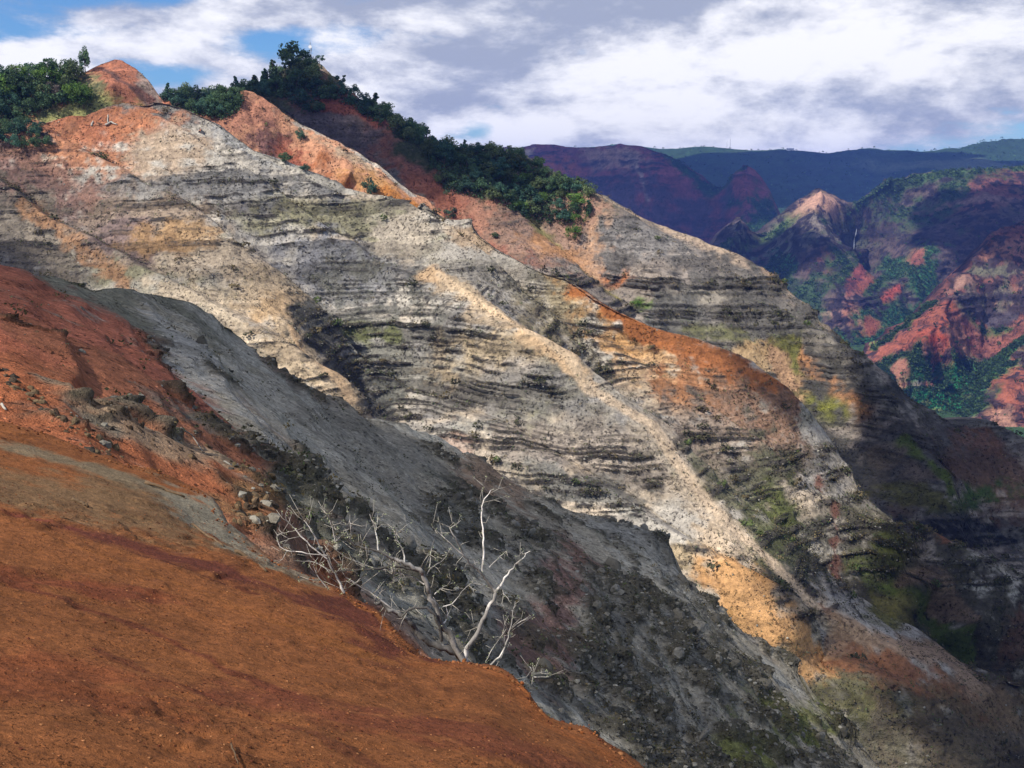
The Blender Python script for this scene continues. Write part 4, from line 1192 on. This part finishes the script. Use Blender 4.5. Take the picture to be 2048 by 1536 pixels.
def build_scatter():
    rg = np.random.default_rng(12)
    W, O, RD, SP = T['wall'], T['orange'], T['ridge'], T['spur']
    dk = ((.045, .050, .030), (.11, .105, .055)); br = ((.075, .06, .035), (.16, .125, .06)); gr = ((.05, .08, .03), (.12, .15, .05))
    S = [shrub_mesh(i, 44, *c) for i, c in enumerate((dk, br, dk, gr, br, dk))]
    small = [raw(shrub_mesh(20 + i, 8, *c, nm='shrub_small')) for i, c in enumerate((dk, br, dk, br, dk, gr))]
    # the 300 largest shrubs are things of their own
    sets = [(W, 175, lambda p: (p.led + .05 * p.rockw) * (p.d < 480), 'dark low shrub rooted on a ledge of the banded lit wall', 'shrubs on the banded wall', 2.0, 3.4),
            (RD, 70, lambda p: (p.led + .1) * ((p.u > 1060) | (p.v > 420)), 'small dark shrub on the layered spur right of the forest belt', 'shrubs on the layered spur', 2.2, 3.6),
            (O, 30, lambda p: .15 + p.rockw, 'small dark shrub dotting the orange spur face', 'shrubs on the orange spur', 1.4, 2.2)]
    for pc, n, fn, lab, grp, a, b in sets:
        for k in scatter_pick(pc, n, rg, fn):
            o = obj('shrub', S[rg.integers(len(S))], None, pc.P.reshape(-1, 3)[k] - [0, 0, .15])
            q = rg.uniform(a, b)
            o.scale = (q * rg.uniform(.9, 1.4), q * rg.uniform(.9, 1.4), q)
            o.rotation_euler = (0, 0, rg.uniform(0, 6.28))
            tag(o, lab, 'shrub', grp)
    for pc, n, fn, a, b, nm in [(W, 12500, lambda p: p.led ** 1.3 + .06 * p.rockw + .018 + .3 * p.green * p.rockw + .07 * (p.u > 1450), .7, 2.5, 'shrubland_on_wall'), (RD, 5500, lambda p: p.led + .07 + .5 * p.green, .8, 2.8, 'shrubland_on_ridge'),
                                (O, 1100, lambda p: .1 + p.rockw, .6, 1.7, 'shrubland_on_spur'), (SP, 4200, lambda p: (p.rockw * (.25 + p.led) + .4 * p.green) * (p.d > 45), .2, .85, 'ground_plants'),
                                (T['knoll'], 300, lambda p: .05 + p.rockw, .4, 1.0, 'shrubland_on_knoll')]:
        k = scatter_pick(pc, n, rg, fn)
        size = a + (b - a) * rg.random(n) ** 1.8
        V, Fc, C = stamp(small, pc.P.reshape(-1, 3)[k], size, rg)
        o = obj(nm, mesh_np(nm, V, Fc, M['shrub'], False, C))
        tag(o, 'small scattered shrubs too many to count', 'shrubs', None, 'stuff')
    # rock
    big = [rock_mesh(40 + i, 2, c) for i, c in enumerate(((.12, .085, .05), (.16, .11, .06), (.085, .06, .04), (.20, .135, .075), (.055, .045, .035)))]
    mid = [rock_mesh(50 + i, 2, c) for i, c in enumerate(((.15, .135, .105), (.20, .18, .14), (.11, .10, .08), (.23, .21, .17)))]
    lo = [raw(rock_mesh(60 + i, 1, c)) for i, c in enumerate(((.17, .155, .125), (.22, .20, .16), (.10, .09, .075), (.28, .26, .21)))]
    # boulders of the outcrop at the left
    path = [(-10, 735), (20, 755), (45, 778), (75, 800), (95, 815), (115, 830), (140, 850), (165, 862), (190, 880), (205, 900), (225, 918)]
    for i in range(115):
        f = rg.uniform(0, len(path) - 1.001); j = int(f)
        w = 10 + 8 * (j > 5)
        px = path[j][0] + (path[j + 1][0] - path[j][0]) * (f - j) + rg.normal(0, w); py = path[j][1] + (path[j + 1][1] - path[j][1]) * (f - j) + rg.normal(0, w * .7)
        P = SP.at(px, py)
        o = obj('rock', big[rg.integers(5)], SP.obj, P)
        q = px_h(P, rg.uniform(8, 34) if rg.random() > .35 else rg.uniform(6, 14))
        o.location.z -= q * .22
        o.scale = (q, q, q * rg.uniform(.7, 1)); o.rotation_euler = tuple(rg.uniform(-.5, 6.28, 3))
    for px, py, H in [(250, 835, 14), (268, 846, 20), (280, 855, 16), (300, 868, 12), (240, 826, 12), (312, 880, 10), (262, 856, 12), (380, 915, 16), (415, 892, 10), (495, 1000, 20), (510, 1010, 24), (480, 1020, 18), (525, 995, 16)]:
        P = SP.at(px, py)
        o = obj('rock', big[rg.integers(5)], SP.obj, P); q = px_h(P, H)
        o.scale = (q * 1.2, q, q * .8); o.rotation_euler = tuple(rg.uniform(0, 6.28, 3))
    for i in range(34):
        f = rg.random()
        P = SP.at(470 + 85 * f + rg.normal(0, 12), 1035 - 55 * f + rg.normal(0, 12))
        o = obj('rock', big[rg.integers(5)], SP.obj, P); q = px_h(P, rg.uniform(8, 26))
        o.scale = (q * 1.2, q, q * .9); o.rotation_euler = tuple(rg.uniform(0, 6.28, 3))
    for k in scatter_pick(SP, 130, rg, lambda p: p.rockw ** 2 * (.05 + p.led) * (p.d > 60)):
        P = SP.P.reshape(-1, 3)[k]
        o = obj('rock', mid[rg.integers(4)], SP.obj, P - [0, 0, .1])
        q = rg.uniform(.5, 1.7) ** 1.3
        o.scale = (q, q, q * rg.uniform(.6, 1.1)); o.rotation_euler = tuple(rg.uniform(-.6, 6.28, 3))
    for pc, n, fn, a, b, nm in [(SP, 6500, lambda p: p.rockw * (.1 + p.led) + .003, .08, .70, 'loose_stones'), (W, 4500, lambda p: p.led + .02, .3, 1.2, 'ledge_stones')]:
        k = scatter_pick(pc, n, rg, fn)
        V, Fc, C = stamp(lo, pc.P.reshape(-1, 3)[k], a + (b - a) * rg.random(n) ** 3, rg, .1)
        o = obj(nm, mesh_np(nm, V, Fc, M['stone'], False, C), pc.obj)
        tag(o, None, None, None, 'stuff')
    # gravel on the red earth
    grv = [raw(rock_mesh(80 + i, 1, c)) for i, c in enumerate(((.20, .065, .02), (.24, .09, .035), (.10, .03, .015), (.25, .11, .045)))]
    n = 8500
    k = scatter_pick(T['near'], n, rg, lambda p: np.where(p.d > 3, 1.0 / np.maximum(p.d, 3) ** 1.3, 0) * (.3 + p.rockw))
    V, Fc, C = stamp(grv, T['near'].P.reshape(-1, 3)[k], .007 + .042 * rg.random(n) ** 3.5, rg, .05)
    m = 1500
    near = T['near']
    ed = near.P[near.nt - 9:near.nt + 2].reshape(-1, 3)
    vis = (near.u[near.nt - 9:near.nt + 2].ravel() > -30) & (near.u[near.nt - 9:near.nt + 2].ravel() < 1350)
    q = rg.choice(np.flatnonzero(vis), m)
    V2, F2, C2 = stamp(grv, ed[q] + rg.normal(0, .03, (m, 3)) * [1, 1, .2], .015 + .085 * rg.random(m) ** 3, rg, .05)
    V, Fc, C = np.vstack([V, V2]), np.vstack([Fc, F2 + len(V)]), np.vstack([C, C2 * .9])
    o = obj('gravel', mesh_np('gravel', V, Fc, M['stone'], False, C), T['near'].obj)
    tag(o, None, None, None, 'stuff')


build_scatter()
understory()


# ------------------------------------------------------------------ dead tree on the edge of the red earth
def build_dead_tree():
    rg = np.random.default_rng(5)
    base = ray(930, 1330) * (15.6 / ray(930, 1330)[1])
    Y0 = float(base[1])
    o = empty('dead_tree', base)
    tag(o, 'bare grey dead tree with lichened twigs behind the edge of the red earth', 'tree')

    def P(x, y, dy=0.0):
        q = ray(500 + x / 2.926, 950 + y / 2.926)
        return q * ((Y0 + dy) / q[1])
    limbs = [
        ('trunk', [(1275, 1120, 0), (1250, 1050, 0), (1320, 940, .05), (1380, 820, .1), (1430, 720, .12), (1448, 668, .12)], 40, 22, .24),
        ('trunk', [(1290, 1130, .05), (1200, 1030, 0), (1100, 1000, -.1), (1010, 960, -.15), (940, 870, -.2), (860, 810, -.25), (780, 762, -.3), (728, 748, -.3)], 62, 18, .09),
        ('trunk', [(1270, 1120, -.05), (1180, 960, -.05), (1130, 880, -.1), (1095, 780, -.1), (1050, 700, -.1), (1020, 600, -.12), (990, 550, -.15), (900, 520, -.2), (840, 490, -.22)], 44, 26, .12),
        ('branch', [(1448, 668, .12), (1510, 580, .2), (1570, 510, .25), (1640, 445, .3)], 20, 5, .42),
        ('branch', [(1432, 680, .12), (1370, 600, .1), (1340, 560, .05), (1290, 520, 0), (1250, 470, -.05), (1200, 360, -.1), (1170, 310, -.1), (1070, 262, -.15)], 24, 4, .2),
        ('branch', [(1358, 590, .08), (1365, 480, .12), (1370, 370, .15), (1350, 250, .2), (1360, 160, .2), (1408, 90, .25)], 17, 4, .42),
        ('branch', [(1250, 470, -.05), (1150, 380, -.1), (1065, 302, -.1)], 12, 4, .36), ('branch', [(1172, 312, -.1), (1235, 265, -.05)], 8, 3, .36),
        ('branch', [(840, 490, -.22), (760, 450, -.25), (660, 425, -.3), (600, 400, -.3), (540, 340, -.35), (480, 290, -.4), (455, 228, -.4)], 22, 4, .10),
        ('branch', [(1000, 570, -.15), (900, 535, -.2), (800, 537, -.3), (700, 552, -.35), (600, 560, -.4), (500, 562, -.45)], 22, 5, .07),
        ('branch', [(1120, 970, -.1), (1110, 880, -.15), (1070, 800, -.2), (990, 770, -.25), (930, 790, -.3), (890, 830, -.3)], 26, 16, .08),
        ('branch', [(905, 515, -.2), (895, 440, -.15), (865, 380, -.1), (830, 305, -.1)], 12, 5, .45), ('branch', [(865, 352, -.1), (850, 308, -.1)], 7, 4, .45),
        ('branch', [(752, 445, -.25), (740, 340, -.2), (700, 228, -.2)], 12, 5, .46), ('branch', [(740, 322, -.2), (750, 228, -.15)], 7, 4, .45),
        ('branch', [(552, 690, -.4), (500, 580, -.4), (450, 490, -.45), (400, 400, -.45), (360, 320, -.5), (315, 265, -.5)], 17, 5, .30),
        ('branch', [(450, 490, -.45), (350, 410, -.5), (280, 340, -.5), (205, 258, -.5), (220, 190, -.5)], 11, 4, .36), ('branch', [(450, 472, -.45), (300, 452, -.5), (190, 440, -.5), (150, 355, -.5), (230, 328, -.5)], 9, 4, .32),
        ('branch', [(860, 810, -.25), (740, 710, -.3), (640, 650, -.35), (560, 600, -.4)], 14, 5, .22), ('branch', [(1020, 640, -.1), (960, 600, -.05), (840, 565, 0), (700, 540, .05), (560, 480, .1), (450, 400, .1)], 10, 3, .26),
        ('branch', [(1400, 1120, .1), (1480, 1040, .1), (1520, 920, .15), (1540, 800, .15), (1552, 740, .2)], 15, 5, .36), ('branch', [(1440, 1120, .12), (1500, 1010, .14), (1530, 890, .16), (1640, 822, .2)], 10, 4, .34),
        ('branch', [(1530, 752, .15), (1482, 690, .15), (1468, 645, .14)], 7, 4, .38), ('branch', [(1380, 1090, .1), (1430, 1000, .1), (1500, 900, .12)], 8, 3, .30),
        ('branch', [(1650, 1225, .1), (1660, 1150, .1), (1620, 1108, .1)], 9, 4, .36), ('branch', [(1660, 1182, .1), (1750, 1180, .1), (1760, 1160, .1)], 6, 3, .36),
        ('branch', [(1095, 790, -.1), (1130, 770, 0), (1180, 760, .05), (1260, 660, .1), (1300, 630, .12), (1360, 640, .12)], 9, 5, .28), ('branch', [(1130, 870, -.1), (1155, 840, 0), (1150, 760, .05)], 14, 6, .34),
        ('branch', [(1020, 600, -.12), (1060, 540, -.05), (1130, 500, 0), (1180, 420, .05)], 9, 4, .2), ('branch', [(1050, 540, -.05), (1060, 440, 0), (1080, 375, 0)], 8, 3, .3), ('branch', [(1400, 540, .1), (1450, 490, .15), (1500, 445, .2)], 9, 4, .3),
        ('branch', [(1080, 700, -.1), (1120, 660, 0), (1190, 630, .05)], 7, 3, .28), ('branch', [(905, 690, -.2), (880, 630, -.2), (820, 560, -.2)], 6, 3, .28), ('branch', [(880, 520, -.2), (885, 600, -.15)], 6, 3, .3),
        ('branch', [(590, 400, -.3), (588, 300, -.3), (582, 230, -.3)], 6, 3, .33), ('branch', [(640, 470, -.3), (660, 380, -.25)], 6, 3, .38), ('branch', [(500, 400, -.4), (480, 300, -.4), (455, 225, -.4)], 6, 3, .3), ('branch', [(500, 390, -.4), (550, 340, -.35)], 5, 3, .3),
        ('branch', [(470, 560, -.45), (380, 510, -.5), (250, 500, -.5)], 8, 3, .2), ('branch', [(460, 670, -.45), (400, 600, -.5), (370, 530, -.5)], 8, 3, .28), ('branch', [(550, 560, -.4), (480, 480, -.4)], 6, 3, .25), ('branch', [(690, 570, -.35), (600, 640, -.3), (540, 690, -.3)], 8, 3, .1),
        ('branch', [(830, 500, -.2), (840, 600, -.15), (830, 660, -.1)], 9, 4, .06), ('branch', [(720, 1290, .3), (700, 1200, .3)], 1, 1, .2)]
    limbs = limbs[:-1]
    wm = Y0 / F / 2.926 * 1.04
    tips = []
    main = None
    twigs = []
    lich = []
    for i, (nm, pts, w0, w1, tone) in enumerate(limbs):
        # finer, slightly crooked path
        A = np.array([P(*p) for p in pts])
        t = np.linspace(0, len(A) - 1, (len(A) - 1) * 4 + 1)
        B = np.stack([np.interp(t, np.arange(len(A)), A[:, c]) for c in range(3)], 1)
        Bs = B.copy(); Bs[1:-1] = (B[:-2] + 2 * B[1:-1] + B[2:]) / 4
        Bs[1:-1] += rg.normal(0, .10 * wm * (w0 + 8), (len(B) - 2, 3))
        r = np.interp(np.linspace(0, 1, len(B)), [0, 1], [w0 / 2 * wm, w1 / 2 * wm]) * .98
        r = r * (.85 if nm == 'trunk' else .82)
        V, Fc = tube(Bs - base, r, 8, i, .35, cap=False)
        c = np.array((1.0, .93, .84)) * (.06 + tone * .88)
        k = fbm(V[:, 0] * 6, V[:, 1] * 6, V[:, 2] * 3 + i, octv=3, seed=4)[:, None]
        c = c * np.where(k > .55, 1.7, .75)
        me = mesh_np(nm, V, Fc, M['dead_wood'], True, np.clip(c, .03, .75))
        ob = obj(nm, me, o)
        # twigs
        nt = int(2 + np.linalg.norm(np.diff(A, axis=0), axis=1).sum() * ((7.0 if pts[0][0] < 1000 else 5.5) if nm == 'branch' else 1.6))
        for j in range(nt):
            q = Bs[rg.integers(len(Bs) // 3, len(Bs))]
            d = rg.normal(size=3) * [1, .6, .8] + [0, 0, .35]; d /= np.linalg.norm(d)
            l = rg.uniform(.05, .36)
            m = q + d * l * .5 + rg.normal(0, .02, 3); e = q + d * l + rg.normal(0, .03, 3) + [0, 0, .03]
            twigs.append(tube(np.array([q, m, e]) - base, [.0048, .0034, .0018], 4))
            if rg.random() < .4:
                lich += [e - base + rg.normal(0, .012, 3) for _ in range(3)]
            if rg.random() < .5:
                d2 = d + rg.normal(0, .6, 3); d2 /= np.linalg.norm(d2)
                twigs.append(tube(np.array([m, m + d2 * l * .6]) - base, [.003, .0015], 4))
                lich.append(m + d2 * l * .6 - base)
        if nm == 'branch':
            for q in Bs[rg.integers(0, len(Bs), 6)]:
                lich += [q - base + rg.normal(0, .012, 3) for _ in range(2)]
    V, Fc = join(twigs)
    tw = obj('twigs', mesh_np('twigs', V, Fc, M['pale_wood'], True), o)
    tw['kind'] = 'stuff'
    C = np.array(lich)
    C = np.repeat(C, 3, 0) + rg.normal(0, .010, (len(C) * 3, 3))
    V, Fc = leaf_quads(C, .0085, rg)
    li = obj('lichen_tufts', mesh_np('lichen', V, Fc, M['lichen'], False), o)
    li['kind'] = 'stuff'


build_dead_tree()


def stick(pc, pts, w, mat, name, label, cat, lift=.5):
    A = [pc.at(*p) for p in pts]
    r = px_h(A[0], w) / 2
    A = np.array([a + np.array([0, 0, r * lift]) for a in A])
    b = A[0].copy()
    t = np.linspace(0, len(A) - 1, (len(A) - 1) * 4 + 1)
    B = np.stack([np.interp(t, np.arange(len(A)), A[:, c]) for c in range(3)], 1)
    B[1:-1] += np.random.default_rng(len(label)).normal(0, r * .25, (len(B) - 2, 3))
    V, Fc = tube(B - b, np.linspace(r, r * .55, len(B)), 7, len(label), .25)
    o = obj(name, mesh_np(name, V, Fc, M[mat], True), None, b)
    tag(o, label, cat)


def build_wood():
    N, SP, W = T['near'], T['spur'], T['wall']
    stick(N, [(290, 966), (325, 980), (369, 996)], 7, 'log_wood', 'fallen_branch', 'straight dark fallen branch lying on the pale tan lobe of earth', 'branch', .8)
    stick(N, [(470, 1102), (500, 1118), (533, 1144)], 8, 'log_wood', 'fallen_log', 'dark fallen log half buried below the pale crumbling edge', 'log')
    stick(N, [(385, 1050), (420, 1075), (448, 1092)], 5, 'log_wood', 'fallen_branch', 'thin fallen branch leading to the half buried log', 'branch', .8)
    stick(N, [(145, 1000), (162, 1008), (176, 1016)], 8, 'log_wood', 'wood_chunk', 'short dark chunk of wood on the orange earth at left', 'wood')
    stick(N, [(462, 1490), (470, 1510), (480, 1536)], 4, 'log_wood', 'twig', 'thin dark twig sticking up at the bottom edge of the orange earth', 'twig', 3)
    stick(N, [(120, 1035), (150, 1042), (185, 1052)], 2, 'log_wood', 'twig', 'thin twig lying along the dark maroon streak', 'twig', .8)
    stick(SP, [(362, 858), (385, 872), (404, 890), (410, 902)], 3, 'pale_wood', 'fallen_branch', 'pale curved branch above the brown ledge on the grey slope', 'branch', 1)
    stick(SP, [(448, 924), (462, 933), (474, 934), (477, 928)], 4, 'pale_wood', 'fallen_branch', 'short white hooked branch on the brown earth edge', 'branch', 1)
    stick(SP, [(336, 852), (352, 868)], 9, 'log_wood', 'fallen_log', 'short reddish log on the upper red earth slope', 'log')
    stick(SP, [(376, 912), (392, 922)], 11, 'log_wood', 'fallen_log', 'thick short log resting on the tan ledge', 'log')
    stick(SP, [(412, 893), (424, 898)], 7, 'log_wood', 'fallen_log', 'small light brown log beside the pale curved branch', 'log')
    stick(SP, [(0, 810), (12, 822)], 6, 'pale_wood', 'fallen_branch', 'pale broken branch at the left picture edge', 'branch', 1)
    stick(W, [(212, 252), (222, 247), (234, 252)], 4, 'pale_wood', 'bleached_log', 'bleached white log lying on the red cut below the bench', 'log', 1)
    stick(W, [(217, 248), (215, 232)], 3, 'pale_wood', 'bleached_stump', 'upright bleached stump beside the white log on the red cut', 'stump', 1)
    stick(W, [(184, 254), (187, 244)], 4, 'pale_wood', 'bleached_stump', 'single bleached stump left of the white log on the red cut', 'stump', 1)


build_wood()


# ------------------------------------------------------------------ masts, far building, waterfall
M['mast'] = simple_mat('mast', (.35, .36, .38), 0.5, 0.4, metal=.4, var=.2, sc=2)
M['white'] = simple_mat('white_paint', (.80, .80, .80), 0.5, 0.3, var=.06, sc=1)
M['water'] = simple_mat('falling_water', (.26, .29, .34), 0.4, 0.3, var=.15, sc=.2)
M['roof'] = simple_mat('roof', (.55, .55, .57), 0.6, 0.3, var=.1, sc=.5)


def mast(P, h, w, label, drum=True):
    o = empty('radio_mast', P)
    tag(o, label, 'mast')
    for a in range(3):
        c, s_ = math.cos(a * 2.094 + .4) * w, math.sin(a * 2.094 + .4) * w
        obj('leg', tube_mesh('leg', [(c, s_, -1), (c * .55, s_ * .55, h)], [w * .16, w * .12], M['mast'], 5), o)
    parts = []
    for i in range(12):
        z = h * (i + .5) / 12; k = 1 - .45 * z / h
        pt = [(math.cos(a * 2.094 + .4) * w * k, math.sin(a * 2.094 + .4) * w * k, z + (h / 24 if a % 2 else 0)) for a in range(4)]
        parts += [tube([pt[a], pt[a + 1]], w * .08, 4) for a in range(3)]
    V, Fc = join(parts)
    obj('bracing', mesh_np('bracing', V, Fc, M['mast']), o)
    obj('whip_antenna', tube_mesh('whip', [(0, 0, h * .96), (0, 0, h * 1.22)], [w * .12, w * .06], M['mast'], 5), o)
    if drum:
        V, Fc = tube([(0, -w * 1.2, h * .80), (0, -w * 2.0, h * .80)], [w * 1.5, w * 1.5], 14)
        obj('dish_antenna', mesh_np('dish', V, Fc, M['white']), o)
        V, Fc = tube([(w * .9, 0, h * .62), (w * .9, 0, h * .74)], [w * .45, w * .45], 8)
        obj('panel_antenna', mesh_np('panel', V, Fc, M['white']), o)


P = T['ridge'].at(622, 130)
mast(P + [0, -1, 0], px_h(P, 40), .62, 'slender lattice radio mast with white dish on the forested summit')
RM = D['rim']
P = RM.at(1462, 296)
mast(P, px_h(P, 19), 2.2, 'taller of two thin masts on the far plateau skyline', False)
P = RM.at(1456, 296)
mast(P, px_h(P, 13), 1.8, 'shorter of two thin masts on the far plateau skyline', False)


def box(x0, x1, y0, y1, z0, z1):
    V = np.array([(x, y, z) for z in (z0, z1) for x, y in ((x0, y0), (x1, y0), (x1, y1), (x0, y1))], float)
    Fc = np.array([(0, 3, 2, 1), (4, 5, 6, 7), (0, 1, 5, 4), (1, 2, 6, 5), (2, 3, 7, 6), (3, 0, 4, 7)])
    return V, Fc


P = RM.at(1578, 296)
b = empty('lookout_building', P)
tag(b, 'small white building on the skyline of the far plateau', 'building')
V, Fc = box(-18, 18, -8, 8, -3, 7)
obj('wall', mesh_np('wall', V, Fc, M['white']), b)
V = np.array([(-20, -10, 7.05), (20, -10, 7.05), (20, 10, 7.05), (-20, 10, 7.05), (-20, 0, 12), (20, 0, 12)], float)
obj('roof', mesh_np('roof', V, np.array([(0, 1, 5, 4), (2, 3, 4, 5), (0, 4, 3, 3), (1, 2, 5, 5)]), M['roof']), b)
# thin waterfall in the dark notch beside the pyramid
PW = D['pyramid']
A = np.array([PW.at(x, y) + np.array([0, -14, 3]) for x, y in ((1709, 458), (1708, 470), (1705, 482), (1704, 495), (1704, 508))])
b0 = A[0].copy()
V, Fc = tube(A - b0, [.5, 1.0, .8, 1.2, 1.4], 7, 3, .5)
tag(obj('waterfall', mesh_np('waterfall', V, Fc, M['water'], True), None, b0), 'thin white waterfall in the dark notch right of the pyramid', 'waterfall')


# ------------------------------------------------------------------ far woods
def build_far_woods():
    rg = np.random.default_rng(31)
    fc = [raw(crown('wide', 700 + i, 13, a, b)) for i, (a, b) in enumerate((((.03, .07, .025), (.07, .13, .04)), ((.025, .06, .028), (.05, .10, .04)), ((.045, .095, .03), (.10, .17, .05))))]
    # bigger sprays so that a far crown still closes
    fc = [(V + (V - V.reshape(-1, 4, 3).mean(1).repeat(4, 0)) * 5.0, Fc, C) for V, Fc, C in fc]
    for pc, n, a, b, nm in ((D['red'], 4200, 4, 9, 'valley_woods'), (D['pyramid'], 3600, 5, 11, 'canyon_wall_woods'), (D['rim'], 2200, 8, 16, 'plateau_woods'), (D['cliff'], 500, 7, 12, 'cliff_top_woods')):
        c = np.empty(len(pc.obj.data.vertices) * 4, np.float32)
        pc.obj.data.attributes['col'].data.foreach_get('color', c)
        c = c.reshape(pc.nrow, pc.ns, 4)
        g = np.clip(c[..., 1] / (c[..., 0] + 1e-4) - 1.15, 0, .8)
        k = scatter_pick(pc, n, rg, lambda p: g + (0.004 if nm != 'cliff_top_woods' else 0))
        V, Fc, C = stamp(fc, pc.P.reshape(-1, 3)[k], rg.uniform(a, b, n), rg, .1)
        o = obj(nm, mesh_np(nm, V, Fc, M['leaf'], False, C))
        tag(o, 'distant woods reading as one mass', 'woods', None, 'stuff')
    # pale lime trees on the valley floor
    for px, py, H, lab in [(1852, 812, 16, 'pale lime tree leftmost in the bright valley grove'), (1868, 795, 14, 'pale lime tree above the leftmost one in the bright valley grove'), (1872, 828, 16, 'pale lime tree lowest in the bright valley grove'),
                           (1925, 768, 12, 'pale lime tree at the lower end of the bright row on the valley side'), (1945, 756, 13, 'pale lime tree at the upper end of the bright row on the valley side'), (1906, 775, 9, 'small pale lime tree below the bright row on the valley side'),
                           (1732, 678, 12, 'pale yellow-green tree beside the dark knob in the valley'), (1742, 670, 9, 'smaller pale yellow-green tree right beside the dark knob'), (2044, 862, 10, 'pale lime tree at the right picture edge above the dark skyline')]:
        P = D['red'].at(px, py)
        tree(P, px_h(P, H), 'lime', lab, None, 1.0)


build_far_woods()


# ------------------------------------------------------------------ haze
M['haze'] = bpy.data.materials.new('haze')
M['haze'].use_nodes = True
t = NT(M['haze'].node_tree)
pv = t.n('ShaderNodeVolumePrincipled')
pv.inputs['Color'].default_value = (.16, .30, 1.0, 1)
pv.inputs['Density'].default_value = 0.00005
t.put(t.n('ShaderNodeOutputMaterial').inputs[1], pv.outputs[0])
V, Fc = box(-9200, 11200, -3200, 12200, -381, 290)
tag(obj('haze', mesh_np('haze', V, Fc, M['haze'])), 'pale blue air between the viewer and the far canyon', 'haze', None, 'stuff')


# ------------------------------------------------------------------ drifting clouds high behind the viewer, whose shadows lie on the land
def cloud_mat(name, clear):
    m = bpy.data.materials.new(name)
    m.use_nodes = True
    t = NT(m.node_tree)
    df = t.n('ShaderNodeBsdfDiffuse'); df.inputs[0].default_value = (.85, .86, .88, 1)
    tr = t.n('ShaderNodeBsdfTranslucent'); tr.inputs[0].default_value = (.85, .87, .9, 1)
    tp = t.n('ShaderNodeBsdfTransparent')
    m1 = t.n('ShaderNodeMixShader'); m1.inputs[0].default_value = .45
    t.put(m1.inputs[1], df.outputs[0]); t.put(m1.inputs[2], tr.outputs[0])
    m2 = t.n('ShaderNodeMixShader'); m2.inputs[0].default_value = clear
    t.put(m2.inputs[1], m1.outputs[0]); t.put(m2.inputs[2], tp.outputs[0])
    t.put(t.n('ShaderNodeOutputMaterial').inputs[0], m2.outputs[0])
    return m


M['thin_cloud'] = cloud_mat('thin_cloud', .42)
M['thick_cloud'] = cloud_mat('thick_cloud', .15)
M['veil_cloud'] = cloud_mat('veil_cloud', .66)


def cloud(target, rx, ry, far, seed, mat='thick_cloud'):
    """puffy cloud on the line from the target to the sun"""
    import bmesh
    rg = np.random.default_rng(seed)
    parts = []
    for i in range(11):
        bm = bmesh.new()
        bmesh.ops.create_icosphere(bm, subdivisions=3, radius=1)
        V = np.array([v.co[:] for v in bm.verts]); Fc = np.array([[v.index for v in f.verts] for f in bm.faces])
        bm.free()
        a = i / 11 * 6.28 + rg.uniform(0, .5); q = 0 if i == 0 else rg.uniform(.45, .72)
        w = .62 if i == 0 else rg.uniform(.28, .42)
        k = 1 + .5 * (fbm(V[:, 0] * 2 + i, V[:, 1] * 2, V[:, 2] * 2, octv=3, seed=seed) - .5)
        V = V * k[:, None] * np.array([rx * w, ry * w, min(rx, ry) * w * .45]) + np.array([math.cos(a) * q * rx, math.sin(a) * q * ry, 0])
        parts.append((V, Fc))
    V, Fc = join(parts)
    P = np.array(target, float) + SUN * far
    o = obj('cloud', mesh_np('cloud', V, Fc, M[mat], True), None, P)
    tag(o, 'white cloud drifting overhead outside the picture', 'cloud', 'clouds overhead', 'stuff')


cloud((22, 112, -34), 62, 54, 900, 1, 'veil_cloud')     # over the near grey spur
cloud((184, 342, -155), 88, 74, 900, 2, 'thin_cloud')                 # over the gorge at the right
cloud((228, 470, -125), 94, 96, 900, 9, 'thin_cloud')                 # over the foot of the long spur
cloud((-60, 620, 10), 85, 60, 900, 3, 'thin_cloud')     # over the forested ridge
cloud((-235, 405, -20), 66, 60, 900, 4, 'thin_cloud')   # over the left end of the wall
cloud((350, 4300, -50), 1000, 600, 2500, 5)             # far canyon
cloud((600, 2820, -230), 300, 200, 2500, 6)
cloud((1380, 2850, -120), 400, 300, 2500, 7)
cloud((960, 2120, -110), 170, 130, 2500, 10)
cloud((1500, 5600, 120), 1500, 700, 2500, 8)
